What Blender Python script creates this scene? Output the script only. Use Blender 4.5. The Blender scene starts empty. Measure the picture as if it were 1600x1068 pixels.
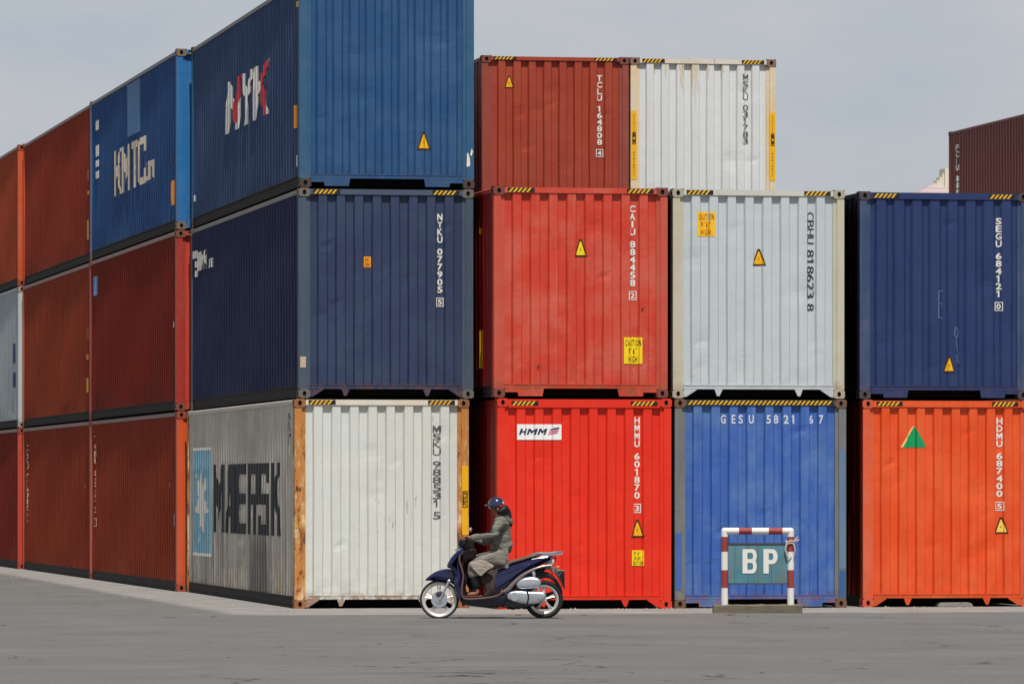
import bpy, bmesh, math, random
from mathutils import Vector, Matrix
R = math.radians
scene = bpy.context.scene
COL = scene.collection

# ------------------------------------------------------------------ camera
YAW = R(10.5)
cd = bpy.data.cameras.new('camera')
cam = bpy.data.objects.new('camera', cd); COL.objects.link(cam)
cd.sensor_width = 36; cd.lens = 8400 * 36 / 1600
cd.shift_y = 228 / 1600
cd.clip_end = 5000; cd.clip_start = 1
cam.location = (-10.611, -73.803, 1.67)
cam.rotation_euler = (R(90), 0, -YAW)
scene.camera = cam

# ------------------------------------------------------------------ sky, sun, exposure
SUN_EL, SUN_AZ = R(62), R(-2)          # azimuth east of the viewing side (-Y)
sun_dir = Vector((math.cos(SUN_EL) * math.sin(SUN_AZ), -math.cos(SUN_EL) * math.cos(SUN_AZ), math.sin(SUN_EL)))
w = bpy.data.worlds.new('World'); scene.world = w; w.use_nodes = True
nt = w.node_tree; nt.nodes.clear()
N = nt.nodes.new; K = nt.links.new
out = N('ShaderNodeOutputWorld'); bg = N('ShaderNodeBackground'); bg.inputs[1].default_value = 0.12
sky = N('ShaderNodeTexSky'); sky.sky_type = 'NISHITA'; sky.sun_disc = False
sky.sun_elevation = SUN_EL; sky.sun_rotation = R(180) - SUN_AZ; sky.air_density = 1.2; sky.dust_density = 3
tc = N('ShaderNodeTexCoord'); mp = N('ShaderNodeMapping'); mp.inputs['Scale'].default_value = (9, 9, 26)
n1 = N('ShaderNodeTexNoise'); n1.inputs['Scale'].default_value = 1.6; n1.inputs['Detail'].default_value = 7; n1.inputs['Roughness'].default_value = .55
cr = N('ShaderNodeValToRGB')
cr.color_ramp.elements[0].position = .36; cr.color_ramp.elements[0].color = (4.3, 4.75, 5.45, 1)
cr.color_ramp.elements[1].position = .64; cr.color_ramp.elements[1].color = (5.2, 5.3, 5.65, 1)
mx = N('ShaderNodeMixRGB'); mx.inputs[0].default_value = .86
K(tc.outputs['Generated'], mp.inputs[0]); K(mp.outputs[0], n1.inputs['Vector']); K(n1.outputs['Fac'], cr.inputs[0])
sx = N('ShaderNodeSeparateXYZ'); K(tc.outputs['Generated'], sx.inputs[0]); mr = N('ShaderNodeMapRange'); mr.inputs['From Min'].default_value = .10; mr.inputs['From Max'].default_value = .55
mr.inputs['To Min'].default_value = 1.0; mr.inputs['To Max'].default_value = .36; K(sx.outputs['Z'], mr.inputs['Value'])
vm = N('ShaderNodeVectorMath'); vm.operation = 'SCALE'; K(cr.outputs[0], vm.inputs[0]); K(mr.outputs[0], vm.inputs['Scale'])
K(sky.outputs[0], mx.inputs[1]); K(vm.outputs[0], mx.inputs[2]); K(mx.outputs[0], bg.inputs[0]); K(bg.outputs[0], out.inputs[0])
sl = bpy.data.lights.new('sun', 'SUN'); sl.energy = 4.8; sl.angle = R(0.6); sl.color = (1, .96, .9)
so = bpy.data.objects.new('sun', sl); COL.objects.link(so); so.rotation_euler = sun_dir.to_track_quat('Z', 'Y').to_euler(); so.location = (0, -20, 30)
scene.view_settings.view_transform = 'Standard'; scene.view_settings.look = 'None'
scene.view_settings.exposure = -.15; scene.view_settings.gamma = 1
scene.cycles.max_bounces = 6

# ------------------------------------------------------------------ material helpers
def lin(c):
    return tuple(((v / 255) / 12.92 if v / 255 <= .04045 else ((v / 255 + .055) / 1.055) ** 2.4) for v in c)
MC = {}
def nodes(name):
    m = bpy.data.materials.new(name); m.use_nodes = True
    t = m.node_tree; b = t.nodes['Principled BSDF']
    return m, t, b
def rgb(c, k=1): return (min(1, c[0] * k), min(1, c[1] * k), min(1, c[2] * k), 1)
def noise(t, vec, scale, detail=6, rough=.6):
    n = t.nodes.new('ShaderNodeTexNoise'); n.inputs['Scale'].default_value = scale; n.inputs['Detail'].default_value = detail
    n.inputs['Roughness'].default_value = rough; t.links.new(vec, n.inputs['Vector']); return n.outputs['Fac']
def ramp(t, fac, a, b):
    r = t.nodes.new('ShaderNodeMapRange'); r.inputs['From Min'].default_value = a; r.inputs['From Max'].default_value = b
    r.interpolation_type = 'SMOOTHSTEP'; t.links.new(fac, r.inputs['Value']); return r.outputs[0]
def math_(t, op, a, b):
    r = t.nodes.new('ShaderNodeMath'); r.operation = op; r.use_clamp = (op != 'MULTIPLY_ADD')
    for i, v in enumerate((a, b)):
        if isinstance(v, (int, float)): r.inputs[i].default_value = v
        else: t.links.new(v, r.inputs[i])
    return r.outputs[0]
def mix(t, fac, a, b):
    r = t.nodes.new('ShaderNodeMixRGB')
    for i, v in enumerate((fac, a, b)):
        if isinstance(v, (int, float)): r.inputs[i].default_value = v
        elif isinstance(v, tuple): r.inputs[i].default_value = v
        else: t.links.new(v, r.inputs[i])
    return r.outputs[0]
def mapping(t, vec, scale):
    m = t.nodes.new('ShaderNodeMapping'); m.inputs['Scale'].default_value = scale; t.links.new(vec, m.inputs[0]); return m.outputs[0]

def paint(c, rust=.1, fade=.3, dirt=.25, rough=.5, smear=None, fadecol=None, bump=.25, spec=.3):
    key = ('p', c, rust, fade, dirt, rough, smear, fadecol, bump, spec)
    if key in MC: return MC[key]
    m, t, b = nodes('container_paint'); L = t.links.new
    base = lin(c)
    tcn = t.nodes.new('ShaderNodeTexCoord'); oi = t.nodes.new('ShaderNodeObjectInfo')
    ad = t.nodes.new('ShaderNodeVectorMath'); ad.operation = 'ADD'
    ml = t.nodes.new('ShaderNodeMath'); ml.operation = 'MULTIPLY'; ml.inputs[1].default_value = 60
    L(oi.outputs['Random'], ml.inputs[0]); L(tcn.outputs['Object'], ad.inputs[0]); L(ml.outputs[0], ad.inputs[1])
    v = ad.outputs[0]
    fc = lin(fadecol) if fadecol else tuple(x * .72 + .28 * (sum(base) / 3 + .06) for x in base)
    col = mix(t, math_(t, 'MULTIPLY', ramp(t, noise(t, v, 1.4, 7, .65), .38, .66), fade), rgb(base), rgb(fc, 1.12))
    # vertical streaks: light chalking and dark dirt runs
    vs = mapping(t, v, (11, 11, .55))
    col = mix(t, math_(t, 'MULTIPLY', ramp(t, noise(t, vs, 1, 4), .52, .8), fade * .7), col, rgb(fc, 1.3))
    vd = mapping(t, v, (6, 6, .45))
    col = mix(t, math_(t, 'MULTIPLY', ramp(t, noise(t, vd, 1.3, 6, .65), .5, .78), dirt), col, rgb(tuple(x * .35 + .012 for x in base)))
    # grime near the bottom rail
    sp = t.nodes.new('ShaderNodeSeparateXYZ'); L(tcn.outputs['Object'], sp.inputs[0])
    low = ramp(t, sp.outputs['Z'], .75, .12)
    col = mix(t, math_(t, 'MULTIPLY', math_(t, 'MULTIPLY', low, ramp(t, noise(t, v, 5, 6), .4, .7)), min(1, dirt * 1.6)), col, rgb(tuple(x * .4 + .02 for x in base)))
    if smear:
        y0, y1, z1, amt = smear
        yy = math_(t, 'MULTIPLY', ramp(t, sp.outputs['Y'], y0 - .25, y0 + .1), ramp(t, sp.outputs['Y'], y1 + .6, y1))
        zz = ramp(t, sp.outputs['Z'], z1, z1 - .5)
        col = mix(t, math_(t, 'MULTIPLY', math_(t, 'MULTIPLY', yy, zz), math_(t, 'MULTIPLY', ramp(t, noise(t, vs, .8, 5), .25, .5), amt)), col, (.03, .03, .028, 1))
        zz2 = math_(t, 'MULTIPLY', ramp(t, sp.outputs['Z'], 2.2, .5), ramp(t, noise(t, vd, .6, 5), .38, .6))
        col = mix(t, math_(t, 'MULTIPLY', zz2, .55), col, (.16, .15, .13, 1))
        zz3 = math_(t, 'MULTIPLY', ramp(t, sp.outputs['Z'], 1.0, .2), ramp(t, noise(t, v, .8, 5), .5, .65))
        col = mix(t, math_(t, 'MULTIPLY', zz3, .5), col, (.42, .27, .12, 1))
    # scuffs from handling: short pale scrapes
    sc_ = ramp(t, noise(t, mapping(t, v, (2.2, 2.2, 26)), 1.5, 3, .5), .70, .76)
    sc2 = math_(t, 'MULTIPLY', sc_, ramp(t, noise(t, v, 1.7, 3), .52, .62))
    col = mix(t, math_(t, 'MULTIPLY', sc2, min(1, .25 + fade)), col, rgb(fc, 1.5))
    # rust specks and patches
    if rust > 0:
        th = .80 - rust * .42
        vr = mapping(t, v, (1, 1, .45))
        rm = ramp(t, noise(t, vr, 5.5, 9, .72), th, th + .06)
        rc = mix(t, noise(t, v, 14, 5), (.09, .03, .012, 1), (.42, .15, .035, 1))
        col = mix(t, rm, col, rc)
        rd_ = ramp(t, noise(t, mapping(t, v, (22, 22, 2.2)), 1, 4, .6), .86 - rust * .9, .93 - rust * .9)
        rd_ = math_(t, 'MULTIPLY', rd_, ramp(t, noise(t, v, 2.3, 4), .48, .62))
        col = mix(t, math_(t, 'MULTIPLY', rd_, .75), col, rc)
        edge = math_(t, 'MULTIPLY', ramp(t, sp.outputs['Z'], .26, .12), ramp(t, noise(t, v, 9, 6), .42, .55))
        col = mix(t, math_(t, 'MULTIPLY', edge, min(1, rust * 3)), col, rc)
    L(col, b.inputs['Base Color'])
    b.inputs['Roughness'].default_value = rough
    b.inputs['Specular IOR Level'].default_value = spec
    bp = t.nodes.new('ShaderNodeBump'); bp.inputs['Strength'].default_value = bump; bp.inputs['Distance'].default_value = .03
    L(noise(t, v, 3.5, 4), bp.inputs['Height']); L(bp.outputs[0], b.inputs['Normal'])
    MC[key] = m; return m

def rusty(c, amount=.5, rough=.75):
    """cream or coloured steel heavily eaten by orange rust"""
    key = ('r', c, amount)
    if key in MC: return MC[key]
    m, t, b = nodes('rusty_steel'); L = t.links.new
    tcn = t.nodes.new('ShaderNodeTexCoord'); v = mapping(t, tcn.outputs['Object'], (1, 1, .4))
    c1 = mix(t, ramp(t, noise(t, v, 3.2, 8, .7), .75 - amount * .5, .80 - amount * .4), rgb(lin(c)), (.50, .20, .045, 1))
    c2 = mix(t, ramp(t, noise(t, v, 6.5, 9, .75), .72 - amount * .28, .77 - amount * .25), c1, (.17, .055, .02, 1))
    L(c2, b.inputs['Base Color']); b.inputs['Roughness'].default_value = rough
    bp = t.nodes.new('ShaderNodeBump'); bp.inputs['Strength'].default_value = .4; bp.inputs['Distance'].default_value = .01
    L(noise(t, v, 20, 5), bp.inputs['Height']); L(bp.outputs[0], b.inputs['Normal'])
    MC[key] = m; return m

def plain(name, c, rough=.6, metal=0, vary=.15, scale=12, coat=0, srgb=True, spec=.4):
    key = ('s', name, c, rough, metal)
    if key in MC: return MC[key]
    m, t, b = nodes(name); L = t.links.new
    base = lin(c) if srgb else c
    tcn = t.nodes.new('ShaderNodeTexCoord')
    col = mix(t, noise(t, tcn.outputs['Object'], scale, 5), rgb(tuple(x * (1 - vary) for x in base)), rgb(tuple(x * (1 + vary) for x in base)))
    L(col, b.inputs['Base Color']); b.inputs['Roughness'].default_value = rough; b.inputs['Metallic'].default_value = metal
    b.inputs['Specular IOR Level'].default_value = spec; b.inputs['Coat Weight'].default_value = coat
    MC[key] = m; return m

# ------------------------------------------------------------------ mesh helpers
def link(name, me, mats, parent=None, smooth=False):
    o = bpy.data.objects.new(name, me); COL.objects.link(o)
    if parent is not None: o.parent = parent
    if mats is not None:
        if not isinstance(mats, (list, tuple)): mats = [mats]
        while len(me.materials) < len(mats): me.materials.append(None)
        for i, mm in enumerate(mats):
            o.material_slots[i].link = 'OBJECT'; o.material_slots[i].material = mm
    if smooth:
        for p in me.polygons: p.use_smooth = True
    return o
def tag(o, label, cat, group=None, kind=None):
    if label: o['label'] = label
    if cat: o['category'] = cat
    if group: o['group'] = group
    if kind: o['kind'] = kind
    return o
def empty(name, loc, rz=0):
    o = bpy.data.objects.new(name, None); COL.objects.link(o); o.location = loc; o.rotation_euler = (0, 0, rz); o.empty_display_size = .3
    return o

class MB:
    def __init__(s): s.v = []; s.f = []; s.m = []
    def add(s, vs, fs, mi=0):
        n = len(s.v); s.v += [tuple(p) for p in vs]
        for f in fs: s.f.append(tuple(i + n for i in f)); s.m.append(mi)
    def box(s, a, b, mi=0):
        x0, y0, z0 = a; x1, y1, z1 = b
        s.add([(x0, y0, z0), (x1, y0, z0), (x1, y1, z0), (x0, y1, z0), (x0, y0, z1), (x1, y0, z1), (x1, y1, z1), (x0, y1, z1)],
              [(0, 3, 2, 1), (4, 5, 6, 7), (0, 1, 5, 4), (1, 2, 6, 5), (2, 3, 7, 6), (3, 0, 4, 7)], mi)
    def prism_y(s, poly, y0, y1, mi=0):
        n = len(poly)
        s.add([(x, y0, z) for x, z in poly] + [(x, y1, z) for x, z in poly],
              [tuple(range(n))] + [tuple(range(2 * n - 1, n - 1, -1))] + [(i, i + n, (i + 1) % n + n, (i + 1) % n) for i in range(n)], mi)
    def prism_z(s, poly, z0, z1, mi=0):
        n = len(poly)
        s.add([(x, y, z0) for x, y in poly] + [(x, y, z1) for x, y in poly],
              [tuple(range(n - 1, -1, -1))] + [tuple(range(n, 2 * n))] + [(i, (i + 1) % n, (i + 1) % n + n, i + n) for i in range(n)], mi)
    def tube(s, pts, r, seg=10, mi=0, closed=False):
        pts = [Vector(p) for p in pts]; n = len(pts); rs = r if isinstance(r, (list, tuple)) else [r] * n
        base = len(s.v); up = Vector((0, 0, 1)); prev = None
        for i, p in enumerate(pts):
            if closed: d = pts[(i + 1) % n] - pts[i - 1]
            else: d = pts[min(i + 1, n - 1)] - pts[max(i - 1, 0)]
            d.normalize()
            a = prev if prev is not None else (up.cross(d) if abs(d.dot(up)) < .95 else Vector((0, 1, 0)).cross(d))
            a = (a - d * a.dot(d)).normalized(); bb = d.cross(a); prev = a
            for k in range(seg):
                th = 2 * math.pi * k / seg; s.v.append(tuple(p + (a * math.cos(th) + bb * math.sin(th)) * rs[i]))
        for i in range(n if closed else n - 1):
            j = (i + 1) % n
            for k in range(seg):
                s.f.append((base + i * seg + k, base + i * seg + (k + 1) % seg, base + j * seg + (k + 1) % seg, base + j * seg + k)); s.m.append(mi)
        if not closed:
            s.f.append(tuple(base + k for k in range(seg - 1, -1, -1))); s.m.append(mi)
            s.f.append(tuple(base + (n - 1) * seg + k for k in range(seg))); s.m.append(mi)
    def revolve_y(s, prof, cx, cz, seg=40, mi=0, closed=True):
        """profile (radius, y) spun about the axis through (cx, ., cz) parallel to Y"""
        base = len(s.v); n = len(prof)
        for i in range(seg):
            th = 2 * math.pi * i / seg
            for r, y in prof: s.v.append((cx + r * math.cos(th), y, cz + r * math.sin(th)))
        for i in range(seg):
            j = (i + 1) % seg
            for k in range(n if closed else n - 1):
                l = (k + 1) % n
                s.f.append((base + i * n + k, base + j * n + k, base + j * n + l, base + i * n + l)); s.m.append(mi)
    def ellipsoid(s, c, r, seg=16, rings=10, mi=0, rot=0):
        base = len(s.v); cr_, sr = math.cos(rot), math.sin(rot)
        for i in range(rings + 1):
            ph = math.pi * i / rings
            for k in range(seg):
                th = 2 * math.pi * k / seg
                x, y, z = r[0] * math.sin(ph) * math.cos(th), r[1] * math.sin(ph) * math.sin(th), r[2] * math.cos(ph)
                s.v.append((c[0] + x * cr_ - z * sr, c[1] + y, c[2] + x * sr + z * cr_))
        for i in range(rings):
            for k in range(seg):
                s.f.append((base + i * seg + k, base + (i + 1) * seg + k, base + (i + 1) * seg + (k + 1) % seg, base + i * seg + (k + 1) % seg)); s.m.append(mi)
    def mesh(s, name):
        me = bpy.data.meshes.new(name); me.from_pydata(s.v, [], s.f)
        for p, mi in zip(me.polygons, s.m): p.material_index = mi
        for i in range(max(s.m) + 1 if s.m else 1): me.materials.append(None)
        bm = bmesh.new(); bm.from_mesh(me); bmesh.ops.remove_doubles(bm, verts=bm.verts, dist=1e-6); bmesh.ops.recalc_face_normals(bm, faces=bm.faces); bm.to_mesh(me); bm.free()
        return me
    def build(s, name, mats, parent=None, smooth=False, bevel=0):
        me = s.mesh(name); o = link(name, me, mats, parent, smooth)
        if smooth:
            me.set_sharp_from_angle(angle=R(40))
        if bevel:
            md = o.modifiers.new('bevel', 'BEVEL'); md.width = bevel; md.segments = 2; md.limit_method = 'ANGLE'; md.angle_limit = R(40)
        return o

# ------------------------------------------------------------------ lettering
CH = {}
a_, b_ = .27, .15      # stem width, bar height
BLOCK = {'M': [(0, 0, a_ * .8, 1), (1 - a_ * .8, 0, 1, 1), [(a_ * .8, 1), (a_ * .8, .62), (.5, .18), (.5, .62)], [(1 - a_ * .8, 1), (.5, .62), (.5, .18), (1 - a_ * .8, .62)]],
 'A': [[(0, 0), (a_, 0), (.42, .72), (.30, .86)], [(.30, .86), (.42, .72), (.58, .72), (.70, 1), (.36, 1)], (.58, .0, .58 + a_ + .1, .72), [(.58, .72), (.95, .72), (.92, 1), (.70, 1)], (.27, .24, .58, .24 + b_)],
 'E': [(0, 0, a_, 1), (a_, 0, 1, b_), (a_, 1 - b_, 1, 1), (a_, .5 - b_ / 2, .92, .5 + b_ / 2)],
 'R': [(0, 0, a_, 1), (a_, 1 - b_, 1, 1), (a_, .42, 1, .42 + b_), (1 - a_, .42 + b_, 1, 1 - b_), (.64, 0, .64 + a_, .42)],
 'S': [(0, 0, 1, b_), (0, 1 - b_, 1, 1), (0, .5 - b_ / 2, 1, .5 + b_ / 2), (0, .5 + b_ / 2, a_, 1 - b_), (1 - a_, b_, 1, .5 - b_ / 2), (0, b_, a_ * .9, b_ + .12), (1 - a_ * .9, 1 - b_ - .12, 1, 1 - b_)],
 'K': [(0, 0, a_, 1), [(a_, .36), (a_, .60), (.70, 1), (1, 1)], [(.40, .52), (.62, .68), (1, 0), (.70, 0)]],
 'T': [(0, 1 - b_, 1, 1), (.5 - a_ / 2, 0, .5 + a_ / 2, 1 - b_)],
 'C': [(0, .12, a_, .88), [(0, .12), (.12, 0), (1, 0), (1, b_), (a_, b_)], [(0, .88), (a_, 1 - b_), (1, 1 - b_), (1, 1), (.12, 1)], (1 - a_, b_, 1, .32), (1 - a_, .68, 1, 1 - b_)],
 'N': [(0, 0, a_, 1), (1 - a_, 0, 1, 1), [(a_, 1), (a_, .62), (1 - a_, 0), (1 - a_, .38)]],
 'Y': [(.5 - a_ / 2, 0, .5 + a_ / 2, .46), [(0, 1), (.5 - a_ / 2, .46), (.5 + a_ / 2, .46), (a_ * 1.1, 1)], [(1, 1), (1 - a_ * 1.1, 1), (.55, .56), (.5 + a_ / 2, .46)]]}
def block_glyph(ch):
    vs, fs = [], []
    for q in BLOCK[ch]:
        p = [(q[0], q[1]), (q[2], q[1]), (q[2], q[3]), (q[0], q[3])] if isinstance(q, tuple) else q
        fs.append(tuple(range(len(vs), len(vs) + len(p)))); vs += p
    return (vs, fs, 1)
def char_poly(ch, bold=.0):
    key = (ch, bold)
    if key in CH: return CH[key]
    t = .17 + bold * 1.4
    if ch == 'M' and bold < .05: CH[key] = ([(0, 0), (t, 0), (t, .55), (.5, .12), (1 - t, .55), (1 - t, 0), (1, 0), (1, 1), (1 - t, 1), (.5, .12 + t * 2.6), (t, 1), (0, 1)], [(0, 1, 2, 10, 11), (2, 3, 9, 10), (3, 4, 8, 9), (4, 5, 6, 7, 8)], 1); return CH[key]
    if ch == '1': CH[key] = ([(.38, 0), (.38 + t * 1.3, 0), (.38 + t * 1.3, 1), (.42, 1), (.08, .80), (.08, .64), (.38, .78)], [(0, 1, 2, 3, 4, 5, 6)], 1); return CH[key]
    if bold >= .05 and ch in BLOCK: CH[key] = block_glyph(ch); return CH[key]
    if ch == 'N': CH[key] = ([(0, 0), (t, 0), (t, 1), (0, 1), (1 - t, 0), (1, 0), (1, 1), (1 - t, 1), (t, 1 - t * 1.9), (1 - t, t * 1.9)], [(0, 1, 8, 2, 3), (8, 4, 9, 2), (4, 5, 6, 7, 9)], 1); return CH[key]
    cu = bpy.data.curves.new('glyph', 'FONT'); cu.body = ch; cu.resolution_u = 3; cu.offset = bold; cu.size = 1; cu.fill_mode = 'FRONT'
    o = bpy.data.objects.new('glyph', cu); COL.objects.link(o)
    dg = bpy.context.evaluated_depsgraph_get(); dg.update()
    me = bpy.data.meshes.new_from_object(o.evaluated_get(dg))
    vs = [(v.co.x, v.co.y) for v in me.vertices]; fs = [tuple(p.vertices) for p in me.polygons]
    bpy.data.objects.remove(o); bpy.data.curves.remove(cu); bpy.data.meshes.remove(me)
    x0 = min(p[0] for p in vs); x1 = max(p[0] for p in vs); y0 = min(p[1] for p in vs); y1 = max(p[1] for p in vs)
    vs = [((x - x0) / max(x1 - x0, 1e-6), (y - y0) / max(y1 - y0, 1e-6)) for x, y in vs]
    CH[key] = (vs, fs, (x1 - x0)); return CH[key]
def put_char(acc, ch, x0, x1, z0, z1, bold=.02, rot=False, shear=0, mi=0):
    vs, fs, wd = char_poly(ch, bold)
    if not rot and ch in 'Il.': 
        c = (x0 + x1) / 2; h = (x1 - x0) * (.16 if ch in 'Il' else .28); x0, x1 = c - h, c + h
    if rot and ch in 'I':
        c = (z0 + z1) / 2; h = (z1 - z0) * .2; z0, z1 = c - h, c + h
    if ch in "'\"":
        z0 = z1 - (z1 - z0) * .35; c = (x0 + x1) / 2; h = (x1 - x0) * (.1 if ch == "'" else .25); x0, x1 = c - h, c + h
    n = len(acc[0])
    for u, v in vs:
        if rot: u, v = v, 1 - u
        acc[0].append((x0 + (x1 - x0) * u + shear * (v - .5) * (z1 - z0), z0 + (z1 - z0) * v))
    for f in fs: acc[1].append(tuple(i + n for i in f)); acc[2].append(mi)
def put_poly(acc, pts, mi=0):
    n = len(acc[0]); acc[0].extend(pts); acc[1].append(tuple(range(n, n + len(pts)))); acc[2].append(mi)
def put_rect(acc, x0, x1, z0, z1, mi=0): put_poly(acc, [(x0, z0), (x1, z0), (x1, z1), (x0, z1)], mi)
def put_frame(acc, x0, x1, z0, z1, t, mi=0):
    put_rect(acc, x0, x1, z0, z0 + t, mi); put_rect(acc, x0, x1, z1 - t, z1, mi); put_rect(acc, x0, x0 + t, z0 + t, z1 - t, mi); put_rect(acc, x1 - t, x1, z0 + t, z1 - t, mi)
def column_text(acc, s, check, x0, x1, ztop, zbot, bold=.03, rot=False):
    n = len(s) + (1.6 if check else 0); h = (ztop - zbot) / n; z = ztop
    for ch in s:
        if ch != ' ': put_char(acc, ch, x0, x1, z - h * .88, z, bold, rot)
        z -= h * (.6 if ch == ' ' else 1)
    if check:
        z -= h * .2; p = (x1 - x0) * .12
        put_frame(acc, x0 - p * 1.6, x1 + p * 1.6, zbot - .01, zbot + h + .01, .012); put_char(acc, check, x0 + p, x1 - p, zbot + h * .14, zbot + h * .86, bold)
def row_text(acc, s, x0, x1, z0, z1, bold=.03, gap=.18, shear=0, mi=0):
    ws = []
    for ch in s:
        ws.append(.5 if ch == ' ' else (.45 if ch in 'I1l' else (1.25 if ch in 'MW' else 1)))
    tot = sum(ws) + gap * (len(s) - 1); u = (x1 - x0) / tot; x = x0
    for ch, wd in zip(s, ws):
        if ch != ' ': put_char(acc, ch, x, x + wd * u, z0, z1, bold, shear=shear, mi=mi)
        x += (wd + gap) * u

# ------------------------------------------------------------------ container geometry
CW, CL, CHH = 2.46, 12.19, 2.908
PITCH = 2.92
def end_profile(n_rec=9, depth=.044, slope=.020, share=.5, y0=.018):
    x0, x1 = .160, CW - .160; tot = x1 - x0 - 2 * (n_rec - 1) * slope
    t = tot * (1 - share) / (n_rec - 1); r = tot * share / n_rec
    pts = []; x = x0
    for i in range(n_rec):
        pts += [(x, y0 + depth), (x + r, y0 + depth)]; x += r
        if i < n_rec - 1: pts += [(x + slope, y0), (x + slope + t, y0)]; x += 2 * slope + t
    return pts
PROF = {'deep': end_profile(9, .044, .020, .50), 'fine': end_profile(10, .038, .030, .42), 'wide': end_profile(9, .036, .034, .36)}
def side_profile():
    pts = []; y = .165; e = CL - .165; n = 42; p = (e - y) / n
    for i in range(n):
        a = y + i * p
        pts += [(a, .050), (a + p * .26, .050), (a + p * .5, .016), (a + p * .76, .016)]
    pts.append((e, .050)); return pts
SIDEP = side_profile()
def interp(pts, x):
    if x <= pts[0][0]: return pts[0][1]
    for (a, ya), (b, yb) in zip(pts, pts[1:]):
        if x <= b: return ya + (yb - ya) * (x - a) / max(b - a, 1e-9)
    return pts[-1][1]

def end_wall_mesh(kind, seed, ztop):
    rnd = random.Random(seed); pts = PROF[kind]; nz = 30; z0 = .17
    dents = [(rnd.uniform(.3, 2.1), rnd.uniform(.35, 2.5), rnd.uniform(.04, .15), rnd.uniform(.004, .016)) for _ in range(9)]
    ph = [rnd.uniform(0, 6.28) for _ in range(4)]
    v = []; f = []
    for j in range(nz + 1):
        z = z0 + (ztop - z0) * j / nz
        for x, y in pts:
            dn = sum(a * math.exp(-((x - cx) ** 2 + (z - cz) ** 2) / (r * r)) for cx, cz, r, a in dents)
            dn += .0022 * math.sin(z * 2.1 + ph[0] + x * 3) + .002
            wob = .0022 * math.sin(z * 3 + ph[1] + x * 11)
            v.append((x + (wob if .2 < x < CW - .2 else 0), y + dn, z))
    n = len(pts)
    for j in range(nz):
        for i in range(n - 1): f.append((j * n + i, j * n + i + 1, (j + 1) * n + i + 1, (j + 1) * n + i))
    me = bpy.data.meshes.new('end_wall'); me.from_pydata(v, [], f); me.materials.append(None); return me
def side_wall_mesh(flip):
    v = []; f = []; zs = [.165, .6, 1.1, 1.6, 2.1, 2.5, CHH - .075]; rnd = random.Random(5 + flip)
    for z in zs:
        for y, x in SIDEP:
            xx = x + .005 * math.sin(y * .9 + z * 1.7) * (1 if .3 < z < 2.7 else 0) + rnd.uniform(0, .002)
            v.append((CW - xx if flip else xx, y, z))
    n = len(SIDEP)
    for j in range(len(zs) - 1):
        for i in range(n - 1):
            q = (j * n + i, (j + 1) * n + i, (j + 1) * n + i + 1, j * n + i + 1); f.append(q[::-1] if flip else q)
    me = bpy.data.meshes.new('side_wall'); me.from_pydata(v, [], f); me.materials.append(None); return me
def casting_mesh():
    """corner casting with oval apertures in its front (-Y) and side (-X) faces; origin at its outer lower corner"""
    mb = MB(); X, Y, Z = .162, .178, .118; n = 16
    def holed(P, w_, h_, dep, rx, rz):
        sq = []; ov = []
        for k in range(n):
            th = 2 * math.pi * (k + .5) / n; c, s_ = math.cos(th), math.sin(th); m_ = max(abs(c), abs(s_))
            sq.append((w_ / 2 + w_ / 2 * c / m_, h_ / 2 + h_ / 2 * s_ / m_)); ov.append((w_ / 2 + rx * c, h_ / 2 + rz * s_))
        vs = [P(a, b, 0) for a, b in sq] + [P(a, b, 0) for a, b in ov] + [P(a, b, dep) for a, b in ov]
        mb.add(vs, [(k, (k + 1) % n, (k + 1) % n + n, k + n) for k in range(n)], 0)
        mb.add(vs, [(k + n, (k + 1) % n + n, (k + 1) % n + 2 * n, k + 2 * n) for k in range(n)] + [tuple(range(2 * n, 3 * n))], 1)
    holed(lambda a, b, d: (a, d, b), X, Z, .02, .027, .036)
    holed(lambda a, b, d: (d, a, b), Y, Z, .02, .040, .028)
    mb.add([(0, 0, 0), (X, 0, 0), (X, Y, 0), (0, Y, 0), (0, 0, Z), (X, 0, Z), (X, Y, Z), (0, Y, Z)],
           [(0, 3, 2, 1), (4, 5, 6, 7), (1, 2, 6, 5), (2, 3, 7, 6)], 0)
    me = mb.mesh('corner_casting'); return me
M_CAST = casting_mesh()
MESH = {}
def shared(key, fn):
    if key not in MESH: MESH[key] = fn()
    return MESH[key]
def post_mesh():
    mb = MB(); z0, z1 = .118, CHH - .118
    mb.prism_z([(.005, .005), (.108, .005), (.108, .030), (.160, .030), (.160, .085), (.060, .085), (.060, .150), (.005, .150)], z0, z1)
    return mb.mesh('corner_post')
def rear_post_mesh():
    mb = MB(); mb.box((.005, -.15, .118), (.13, -.005, CHH - .118)); return mb.mesh('corner_post')
def header_mesh(h):
    mb = MB(); mb.box((.160, .008, CHH - .012 - h), (CW - .160, .085, CHH - .012)); return mb.mesh('top_rail')
def side_top_mesh():
    mb = MB(); z1 = CHH - .010; z0 = z1 - .068
    mb.prism_y([(.007, z0), (.060, z0), (.060, z1 - .02), (.028, z1), (.007, z1 - .014)], .178, CL - .178); return mb.mesh('top_rail')
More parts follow.
